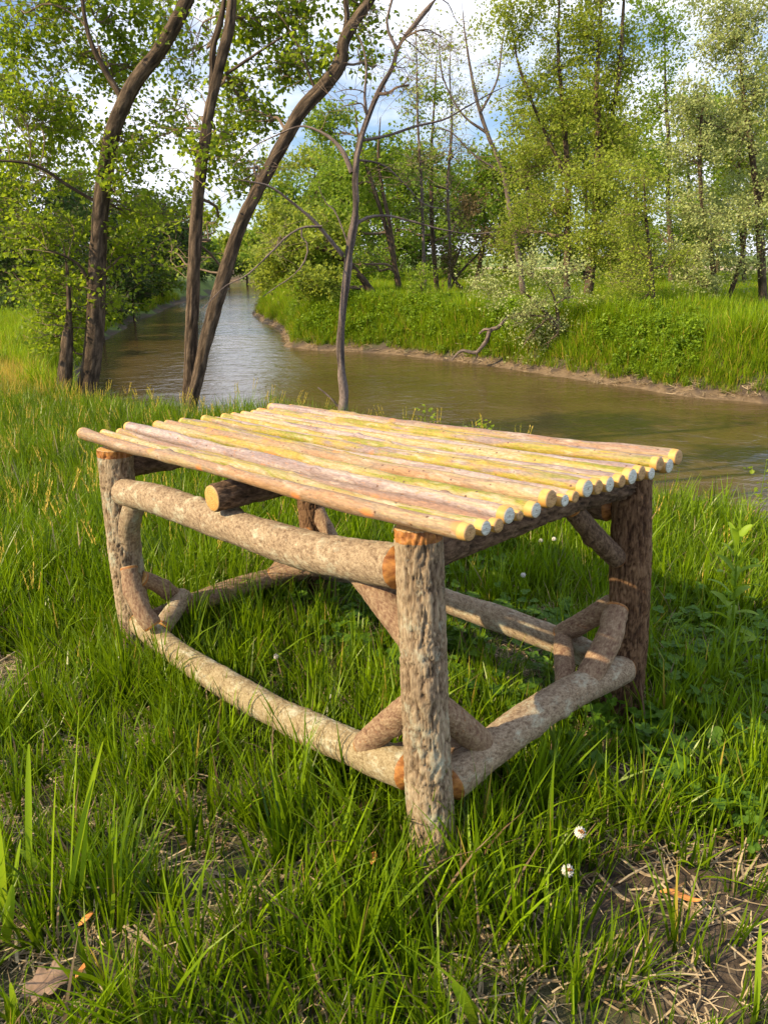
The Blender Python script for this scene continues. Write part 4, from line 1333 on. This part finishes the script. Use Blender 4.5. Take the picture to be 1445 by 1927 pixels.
P1, S1 = grass_field(-2.2, 2.2, 0.15, 2.6, 2050, .92)
o = scatter('lawn_grass', P1, S1 * np.clip(.62 + .20 * (P1[:, 1]), .6, 1.1), rg.uniform(0, 6.28, len(P1)), .12, lawn, 11, 'short green grass with dry blades in it round the table', 'grass', rg)
P2, S2 = grass_field(-4.5, 4.5, 1.5, 5.0, 420, 1.0)
S2 *= np.clip(.35 + .22 * P2[:, 1] - .16 * P2[:, 0], .35, .95)
scatter('tall_grass', P2, S2, rg.uniform(0, 6.28, len(P2)), .10, tall, 8, 'taller green grass growing up to the river bank', 'grass', rg)
P3, S3 = grass_field(-8, 5, 5.0, 11.5, 230, 1.0)
k3 = (P3[:, 1] < 8.6 + .5 * np.sin(P3[:, 0] * 3)) | (P3[:, 0] > -2.2)
P3, S3 = P3[k3], S3[k3]
scatter('bank_edge_grass', P3, S3 * 1.05, rg.uniform(0, 6.28, len(P3)), .10, tall, 8, 'tall green grass along the edge of the near bank', 'grass', rg)
print('near tufts', len(P1), len(P2), len(P3))

# left bank: sunlit golden and green sward
x, y = sample(-26, -2.2, 7.6, 44, 110, rg)
z, d, wf = terrain(x, y)
ok = (d > .2) & (wf < .5) & (x > -.62 * y - 1.5) & ((y > 8.4) | (rg.random(len(x)) < .4)) & ((y < 16) | (rg.random(len(x)) < .5))
x, y, z = x[ok], y[ok], z[ok]
gsel = (y < 14) & (fbm(x * .5, y * .5, 0, 77) > -.22)
Pb = np.stack([x, y, z], 1)
scatter('golden_bank_grass', Pb[gsel], rg.uniform(.7, 1.3, gsel.sum()), rg.uniform(0, 6.28, gsel.sum()), .12, goldc, 5, 'golden seeding grass on the left bank beyond the trees', 'grass', rg)
scatter('left_bank_grass', Pb[~gsel], rg.uniform(.5, 1.0, (~gsel).sum()), rg.uniform(0, 6.28, (~gsel).sum()), .12, bankc, 7, 'green grass on the left bank upstream', 'grass', rg)

# far bank: rank grass and broad-leaved weeds
x, y = sample(-9, 22, 9, 66, 150, rg)
z, d, wf = terrain(x, y)
keepd = np.where(d < 1.4, 1.0, np.where(d < 4, .62, np.where(d < 14, .32, .12)))
ok = (d > .22) & (wf > .5) & (x < .62 * y + 2) & (rg.random(len(x)) < keepd)
x, y, z, d = x[ok], y[ok], z[ok], d[ok]
edge = np.clip((d + .15) / .7, .5, 1)
scatter('far_bank_grass', np.stack([x, y, z], 1), rg.uniform(.5, 1.15, len(x)) * (1 + .4 * fbm(x * .8, y * .8, 0, 92)) * edge * np.where(d > 5, .7, 1), rg.uniform(0, 6.28, len(x)), .15, bankc, 7, 'rank bright green grass covering the far bank', 'grass', rg)


def weed_clump(name, rng, n=26, h=.45):
    g = Geo()
    for _ in range(5):
        a = rng.uniform(0, 6.28); r = rng.uniform(.02, .14)
        top = np.array([math.cos(a) * r * 1.6, math.sin(a) * r * 1.6, h * rng.uniform(.6, 1.1)])
        b0_ = np.array([math.cos(a) * r, math.sin(a) * r, 0])
        tube(g, np.array([b0_, (b0_ + top) / 2, top]), [.005, .004, .003], 3, 4, None, 0, .4)
        k = rng.uniform(0.1, 1.0, n)
        leaf_cloud(g, b0_ + (top - b0_) * k[:, None] + rng.normal(size=(n, 3)) * [.05, .05, .02], .085, rng, 0, .6, False, np.clip(rng.normal(.5, .2, n) + .2 * (k - .5), 0, 1), .7)
    return g.build(name, [M['weed']], link=False, smooth=False)


weeds = collection('weed_clumps', [weed_clump('weed', rg) for _ in range(5)])
x, y = sample(-9, 16, 10, 45, 48, rg)
z, d, wf = terrain(x, y)
ok = (d > .30) & (d < 3.2) & (wf > .5) & (fbm(x * .7, y * .7, 0, 91) > -.05)
x, y, z, d = x[ok], y[ok], z[ok], d[ok]
scatter('far_bank_weeds', np.stack([x, y, z], 1), rg.uniform(.6, 1.15, len(x)) * np.clip((d + .1) / .8, .5, 1), rg.uniform(0, 6.28, len(x)), .15, weeds, 5, 'broad-leaved green weeds on the slope of the far bank', 'weeds', rg)

# clover cover
def clover_clump(name, rng):
    g = Geo()
    for _ in range(9):
        a, r = rng.uniform(0, 6.28), rng.uniform(0, .05)
        h = rng.uniform(.03, .07)
        p = np.array([r * math.cos(a), r * math.sin(a), 0])
        top = p + [rng.normal() * .01, rng.normal() * .01, h]
        tube(g, np.array([p, (p + top) / 2 + rng.normal(size=3) * .003, top]), [.0008, .0007, .0006], 3, 4, None, 0, .6)
        az = rng.uniform(0, 6.28); R = rng.uniform(.0042, .0075)
        tl = rng.normal(size=2) * .25
        for k in range(3):
            an = az + k * 2.094
            c = top + np.array([math.cos(an), math.sin(an), 0]) * R * .95
            an2 = np.linspace(0, 2 * math.pi, 9)[:-1]
            ring = c + np.stack([np.cos(an2) * R, np.sin(an2) * R, 0 * an2], 1)
            ring[:, 2] = top[2] + (ring[:, 0] - top[0]) * tl[0] + (ring[:, 1] - top[1]) * tl[1] + .15 * np.abs(np.hypot(ring[:, 0] - c[0], ring[:, 1] - c[1]))
            cc = np.vstack([ring, [c[0], c[1], top[2] + (c[0] - top[0]) * tl[0] + (c[1] - top[1]) * tl[1] - .001]])
            j = np.arange(8)
            g.add(cc, [np.stack([j, (j + 1) % 8, np.full(8, 8)], 1)], 0, None, np.clip(rng.normal(.5, .2), 0, 1))
    return g.build(name, [M['clover']], link=False, smooth=False)


clov = collection('clover_clumps', [clover_clump('clover', rg) for _ in range(5)])
x, y = sample(-1.6, 2.0, .35, 3.4, 340, rg)
cm = fbm(x * 1.7, y * 1.7, 0, 61)
z, d, wf = terrain(x, y)
ok = (cm > .22) & (np.hypot(x, y) > .95) & (np.abs(x) < .6 * y + .6) & (d > .5) & (bare_patch(x, y) < .4)
for (lu, lv) in ((0, 0), (-.018, .522), (-.91, 0), (-.918, .512)):
    f = A + U * lu + V_ * lv
    ok &= np.hypot(x - f[0], y - f[1]) > 0.05
x, y, z = x[ok], y[ok], z[ok]
scatter('clover_leaves', np.stack([x, y, z], 1), rg.uniform(.7, 1.2, len(x)), rg.uniform(0, 6.28, len(x)), .1, clov, 5, 'low clover leaves growing through the lawn', 'clover', rg)


# dry thatch on the soil
def straw_clump(name, rng):
    g = Geo()
    for _ in range(12):
        p = rng.normal(size=2) * .03
        a = rng.uniform(0, 6.28); L = rng.uniform(.03, .11)
        w = rng.uniform(.0007, .0024)
        z0 = rng.uniform(.001, .012)
        d = np.array([math.cos(a), math.sin(a)]); n_ = np.array([-d[1], d[0]])
        t = np.linspace(-.5, .5, 4)
        bw = rng.normal() * .15
        cx_ = p[0] + d[0] * L * t + n_[0] * bw * L * t ** 2 * 2
        cy_ = p[1] + d[1] * L * t + n_[1] * bw * L * t ** 2 * 2
        cz_ = z0 + t * rng.normal() * .012 + .003
        Vs = np.empty((8, 3))
        Vs[0::2] = np.stack([cx_ - n_[0] * w, cy_ - n_[1] * w, cz_], 1)
        Vs[1::2] = np.stack([cx_ + n_[0] * w, cy_ + n_[1] * w, cz_ + w * .6], 1)
        i_ = np.arange(3) * 2
        g.add(Vs, [np.stack([i_, i_ + 1, i_ + 3, i_ + 2], 1)], 0, None, np.clip(rng.normal(.5, .3), 0, 1))
    return g.build(name, [M['grass_dry']], link=False, smooth=False)


straw = collection('straw_clumps', [straw_clump('straw', rg) for _ in range(6)])
x, y = sample(-2.0, 2.0, .2, 3.0, 900, rg)
z, d, wf = terrain(x, y)
bp = bare_patch(x, y)
ok = (np.abs(x) < .6 * y + .6) & (rg.random(len(x)) < .75 - .35 * bp) & (d > .4)
x, y, z = x[ok], y[ok], z[ok]
scatter('dry_thatch', np.stack([x, y, z], 1), rg.uniform(.35, .75, len(x)), rg.uniform(0, 6.28, len(x)), .12, straw, 6, 'pale dead grass lying between the blades on bare soil', 'dead grass', rg)

x, y = sample(-9, 16, 9, 45, 32, rg)
z, d, wf = terrain(x, y)
ok = (d > .02) & (d < .55) & (wf > .5)
x, y, z = x[ok], y[ok], z[ok]
scatter('shore_debris', np.stack([x, y, z], 1), rg.uniform(1.5, 3.2, len(x)), rg.uniform(0, 6.28, len(x)), .25, straw, 6, 'washed-up straw and dead roots along the muddy far shore', 'debris', rg)

# ---------------------------------------------------------------- single plants and finds in the grass
def frame_from(pt):
    return np.array([pt[0], pt[1], gz(pt[0], pt[1])])


def clover_flower(px, py, h, label, r=.011, seed=0):
    """head seen at (px, py), standing h above the turf"""
    rn = np.random.default_rng(seed)
    rr = ray(px, py)
    t = np.arange(.3, 12, .004)
    Pp = OFF + rr[None] * t[:, None]
    zt = terrain(Pp[:, 0], Pp[:, 1])[0]
    i_ = int(np.argmax(Pp[:, 2] < zt + h))
    head = Pp[i_]
    basep = head + np.array([rn.normal() * .015, rn.normal() * .01, 0])
    basep[2] = gz(basep[0], basep[1])
    e = empty('white_clover_flower', basep, label, 'flower', 'white clover flowers')
    hd = head - basep
    g = Geo()
    st = np.array([[0, 0, -.01], hd * .5 + [rn.normal() * .004, rn.normal() * .004, 0], hd])
    tube(g, st, [.0011, .0010, .0008], 6, 14, None, 0, .6)
    g.build('stem', M['clover'], e)
    g = Geo()
    n = 46
    for q in range(n):
        ph = math.acos(1 - 1.75 * (q + .5) / n)
        th = q * 2.39996
        dr = np.array([math.sin(ph) * math.cos(th), math.sin(ph) * math.sin(th), math.cos(ph)])
        s_ = np.cross(dr, [0, 0, 1.0]); s_ /= np.linalg.norm(s_) + 1e-9
        u_ = np.cross(s_, dr)
        R = r * .86 * (1 - .12 * (ph / 3.14))
        b_ = hd + dr * R * .35
        tp = hd + dr * R + np.array([0, 0, .12 * R])
        w = r * .20
        ang = np.linspace(0, 2 * math.pi, 5)[:-1]
        low = b_ + (np.cos(ang)[:, None] * s_ + np.sin(ang)[:, None] * u_) * w * .6
        mid = (b_ + tp) / 2 + (np.cos(ang)[:, None] * s_ + np.sin(ang)[:, None] * u_) * w
        Vv = np.vstack([low, mid, tp[None]])
        j = np.arange(4); k = (j + 1) % 4
        g.add(Vv, [np.stack([j, k, 4 + k, 4 + j], 1), np.stack([4 + j, 4 + k, np.full(4, 8)], 1)], 0, None, .4 + .5 * rn.random())
    g.build('flower_head', M['petal'], e, smooth=True)
    if r > .009:                                                    # withered brown florets in the middle of the head
        g = Geo()
        for q in range(9):
            a_ = rn.uniform(0, 6.28); k = rn.uniform(0, .4) * r
            p0 = hd + np.array([math.cos(a_) * k, math.sin(a_) * k, r * .85]) - np.array([0, r * .45, r * .1])
            tube(g, np.array([p0, p0 + [0, -.001, .002], p0 + [rn.normal() * .001, -.002, .0035]]), [.0013, .0013, .0004], 5, 4, None, 0, .3)
        g.build('withered_floret', M['dry_leaf'], e)


clover_flower(1091, 1568, .105, 'white clover head with a brown heart, the higher of the two by the bare soil', .0100, 1)
clover_flower(1068, 1640, .075, 'white clover head just below and left of the brown-hearted one', .0105, 2)
clover_flower(1017, 1018, .10, 'small white clover head beneath the right end of the table top, left of two', .009, 3)
clover_flower(1042, 1015, .11, 'small white clover head beneath the right end of the table top, right of two', .009, 4)
clover_flower(984, 1083, .10, 'white clover head in the clover between the near leg and the dark leg', .009, 5)
clover_flower(664, 976, .10, 'white clover head behind the top rail near the back leg', .012, 6)
clover_flower(520, 1236, .07, 'small pinkish white clover head under the table', .008, 7)


def strap_leaf(geo, base, tip, w, rn, fold=.25, sag=.1, n=12, tint=.6):
    base, tip = np.asarray(base, float), np.asarray(tip, float)
    t = np.linspace(0, 1, n)
    L = np.linalg.norm(tip - base)
    d = (tip - base) / L
    C = base + (tip - base) * t[:, None]
    C[:, 2] += sag * L * np.sin(np.pi * t)
    s_ = np.cross(d, [0, 0, 1.0]) + rn.normal(size=3) * .25
    s_ -= d * (s_ @ d); s_ /= np.linalg.norm(s_)
    nr = np.cross(s_, d)
    wd = w * .5 * np.sin(np.pi * np.clip(t * .92 + .06, 0, 1)) ** .55
    V = np.empty((3 * n, 3))
    V[0::3] = C - s_ * wd[:, None] + nr * (wd * fold)[:, None]
    V[1::3] = C
    V[2::3] = C + s_ * wd[:, None] + nr * (wd * fold)[:, None]
    i_ = np.arange(n - 1) * 3
    geo.add(V, [np.vstack([np.stack([i_, i_ + 1, i_ + 4, i_ + 3], 1), np.stack([i_ + 1, i_ + 2, i_ + 5, i_ + 4], 1)])], 0, None, np.repeat(np.clip(tint + .2 * (t - .5), 0, 1), 3))


def broad_grass(pxbase, blades, label, seed):
    rn = np.random.default_rng(seed)
    b_ = frame_from(ground_hit(*pxbase))
    e = empty('broad_bladed_grass', b_, label, 'grass plant', 'broad-bladed grass plants')
    for (x0, y0, x1, y1, w, sag) in blades:
        p0 = frame_from(ground_hit(x0, y0))
        p1 = at(x1, y1, p0[1] + rn.uniform(-.03, .05))
        g = Geo()
        strap_leaf(g, p0 - b_ - [0, 0, .02], p1 - b_, w, rn, sag=sag, tint=.8)
        g.build('blade', M['weed'], e)


broad_grass((110, 1700), [(55, 1680, 55, 1400, .010, 0.02), (95, 1760, 107, 1450, .010, .02), (125, 1740, 150, 1330, .009, .0), (120, 1740, 195, 1395, .016, .04), (150, 1720, 165, 1540, .010, .02), (130, 1680, 36, 1598, .013, .05)],
            'clump of broad pale green grass blades at the left of the foreground', 1)
broad_grass((15, 1720), [(10, 1740, 0, 1560, .013, .02), (18, 1720, 40, 1580, .010, .03), (5, 1780, 24, 1665, .012, .02)], 'broad grass blades cut by the left edge of the photograph', 2)
broad_grass((930, 1925), [(930, 1930, 760, 1780, .012, .10), (905, 1935, 850, 1850, .013, .1), (985, 1930, 900, 1880, .009, .1)], 'broad yellow-green blade arching left at the bottom edge', 3)
broad_grass((1180, 1925), [(1185, 1925, 1160, 1870, .008, .02), (1425, 1925, 1430, 1740, .006, .02)], 'two upright bright blades by the lower right corner', 4)
broad_grass((60, 1915), [(75, 1920, 30, 1860, .012, .05), (38, 1935, 20, 1850, .008, .02)], 'yellow-green bent blade over the dead leaf in the lower left corner', 5)


def weed_plant(pxb, pxt, label, seed, n=22, ll=.07, w=.018, name='leafy_weed'):
    rn = np.random.default_rng(seed)
    b_ = frame_from(ground_hit(*pxb))
    top = at(pxt[0], pxt[1], b_[1] + .02) - b_
    e = empty(name, b_, label, 'weed')
    g = Geo()
    tube(g, np.array([[0, 0, -.02], top * .5 + [.006, 0, 0], top]), [.0032, .0026, .0014], 8, 20, None, 0, .6)
    g.build('stem', M['weed'], e)
    for q in range(n):
        f = .18 + .82 * (q / (n - 1)) ** .8
        p0 = top * f
        a_ = q * 2.39996 + rn.normal() * .2
        L = ll * (1.05 - .35 * f) * rn.uniform(.8, 1.2)
        el = .25 + .75 * f ** 3
        d_ = np.array([math.cos(a_) * math.cos(el), math.sin(a_) * math.cos(el), math.sin(el)])
        g = Geo()
        strap_leaf(g, p0, p0 + d_ * L, w * (1.05 - .3 * f), rn, .3, .12, 9, .55 + .35 * f)
        g.build('leaf', M['weed'], e)


weed_plant((1362, 1262), (1386, 1018), 'tall leafy green weed with lance leaves at the right, beyond the dark leg', 11)


def sprig(px, py, Y, hp, label, seed):
    rn = np.random.default_rng(seed)
    tp = at(px, py, Y)
    b_ = np.array([tp[0] - .03, tp[1], gz(tp[0] - .03, tp[1])])
    e = empty('yellow_green_sprig', b_, label, 'sprig', 'sprigs on the bank edge')
    t_ = tp - b_
    g = Geo()
    tube(g, np.array([[0, 0, -.02], t_ * .5 + [.015, 0, 0], t_]), [.004, .003, .0015], 5, 16, None, 0, .7)
    g.build('stem', M['weed'], e)
    g = Geo()
    n = 34
    f = 1 - rn.random(n) * hp
    leaf_cloud(g, t_ * f[:, None] + rn.normal(size=(n, 3)) * [.045, .03, .02], .030, rn, 0, .8, True, np.clip(rn.normal(.85, .1, n), 0, 1))
    o_ = g.build('foliage', M['leaf_near'], e, smooth=False)
    o_['kind'] = 'stuff'


sprig(800, 762, 5.2, .25, 'upright yellow-green sprig showing above the middle of the table top', 21)
sprig(912, 797, 4.6, .12, 'tiny yellow-green sprig tip behind the table top, before the water', 22)
sprig(1442, 868, 3.6, .25, 'yellow-green sprig at the right edge of the bank before the water', 23)


def dead_leaf(px, py, L, w, az, label, mat='dry_leaf', name='dead_leaf', cat='leaf', h=.012, curl=.25, lobes=0, seed=1):
    rn = np.random.default_rng(seed)
    p = frame_from(ground_hit(px, py))
    p[2] += h
    n, mcol = 11, 5
    t = np.linspace(0, 1, n)[:, None]; s_ = np.linspace(-1, 1, mcol)[None, :]
    wd = w * .5 * np.sin(np.pi * np.clip(t * .94 + .03, 0, 1)) ** .6
    if lobes: wd = wd * (1 + .35 * np.cos(t * lobes * 6.28))
    X_ = (t - .5) * L + 0 * s_
    Y_ = s_ * wd
    Z_ = curl * np.abs(s_) ** 1.5 * wd + .06 * L * np.sin(t * 5 + seed) + .002 * vnoise(X_ * 120, Y_ * 120, 0, seed)
    ca, sa = math.cos(az), math.sin(az)
    top = np.stack([X_ * ca - Y_ * sa, X_ * sa + Y_ * ca, Z_], -1).reshape(-1, 3)
    i_ = (np.arange(n - 1)[:, None] * mcol + np.arange(mcol - 1)[None]).ravel()
    g = Geo()
    g.add(top, [np.stack([i_, i_ + mcol, i_ + mcol + 1, i_ + 1], 1)], 0, None, np.clip(.5 + .4 * vnoise(top[:, 0] * 90, top[:, 1] * 90, 0, 3), 0, 1))
    o_ = g.build(name, M[mat])
    o_.location = p
    tag(o_, label, cat)
    sm = o_.modifiers.new('thickness', 'SOLIDIFY'); sm.thickness = .0006
    return o_


M['bark_chip'] = simple('orange_bark_strip', (.45, .16, .04), (.70, .32, .09), 60, .6)
M['grey_leaf'] = simple('old_grey_leaf', (.14, .09, .065), (.26, .18, .13), 50, .6)
dead_leaf(1275, 1712, .048, .010, -.25, 'curled orange-brown bark strip on the bare soil at lower right', 'bark_chip', 'bark_strip', 'bark strip', .02, .5)
dead_leaf(95, 1882, .052, .040, .3, 'big old grey-brown leaf lying at the lower left corner', 'grey_leaf', h=.02, lobes=3, seed=4)
dead_leaf(690, 1535, .045, .020, .9, 'brown dead leaf on the soil left of the near leg', 'dry_leaf', seed=5)
dead_leaf(703, 1672, .022, .009, 1.4, 'small orange leaf standing in the grass below the near leg', 'bark_chip', h=.045, seed=6)
dead_leaf(1012, 1590, .050, .008, 1.1, 'narrow bleached dry blade left of the upper clover head', 'grass_dry', 'dry_blade', 'dead grass', .03, .2, seed=7)
dead_leaf(1155, 1690, .06, .006, -.9, 'long pale split straw across the bare soil', 'grass_dry', 'dry_blade', 'dead grass', .012, .1, seed=8)
dead_leaf(1210, 1660, .07, .005, -.7, 'thin pale straw above the orange bark strip', 'grass_dry', 'dry_blade', 'dead grass', .015, .1, seed=9)
dead_leaf(170, 1770, .020, .008, .8, 'small orange-brown leaf in the shaded grass at lower left', 'bark_chip', h=.03, seed=10)
dead_leaf(163, 1870, .022, .006, 1.3, 'tiny orange leaf beside the big grey leaf', 'bark_chip', h=.03, seed=12)
print('crown polys', TRI[0])
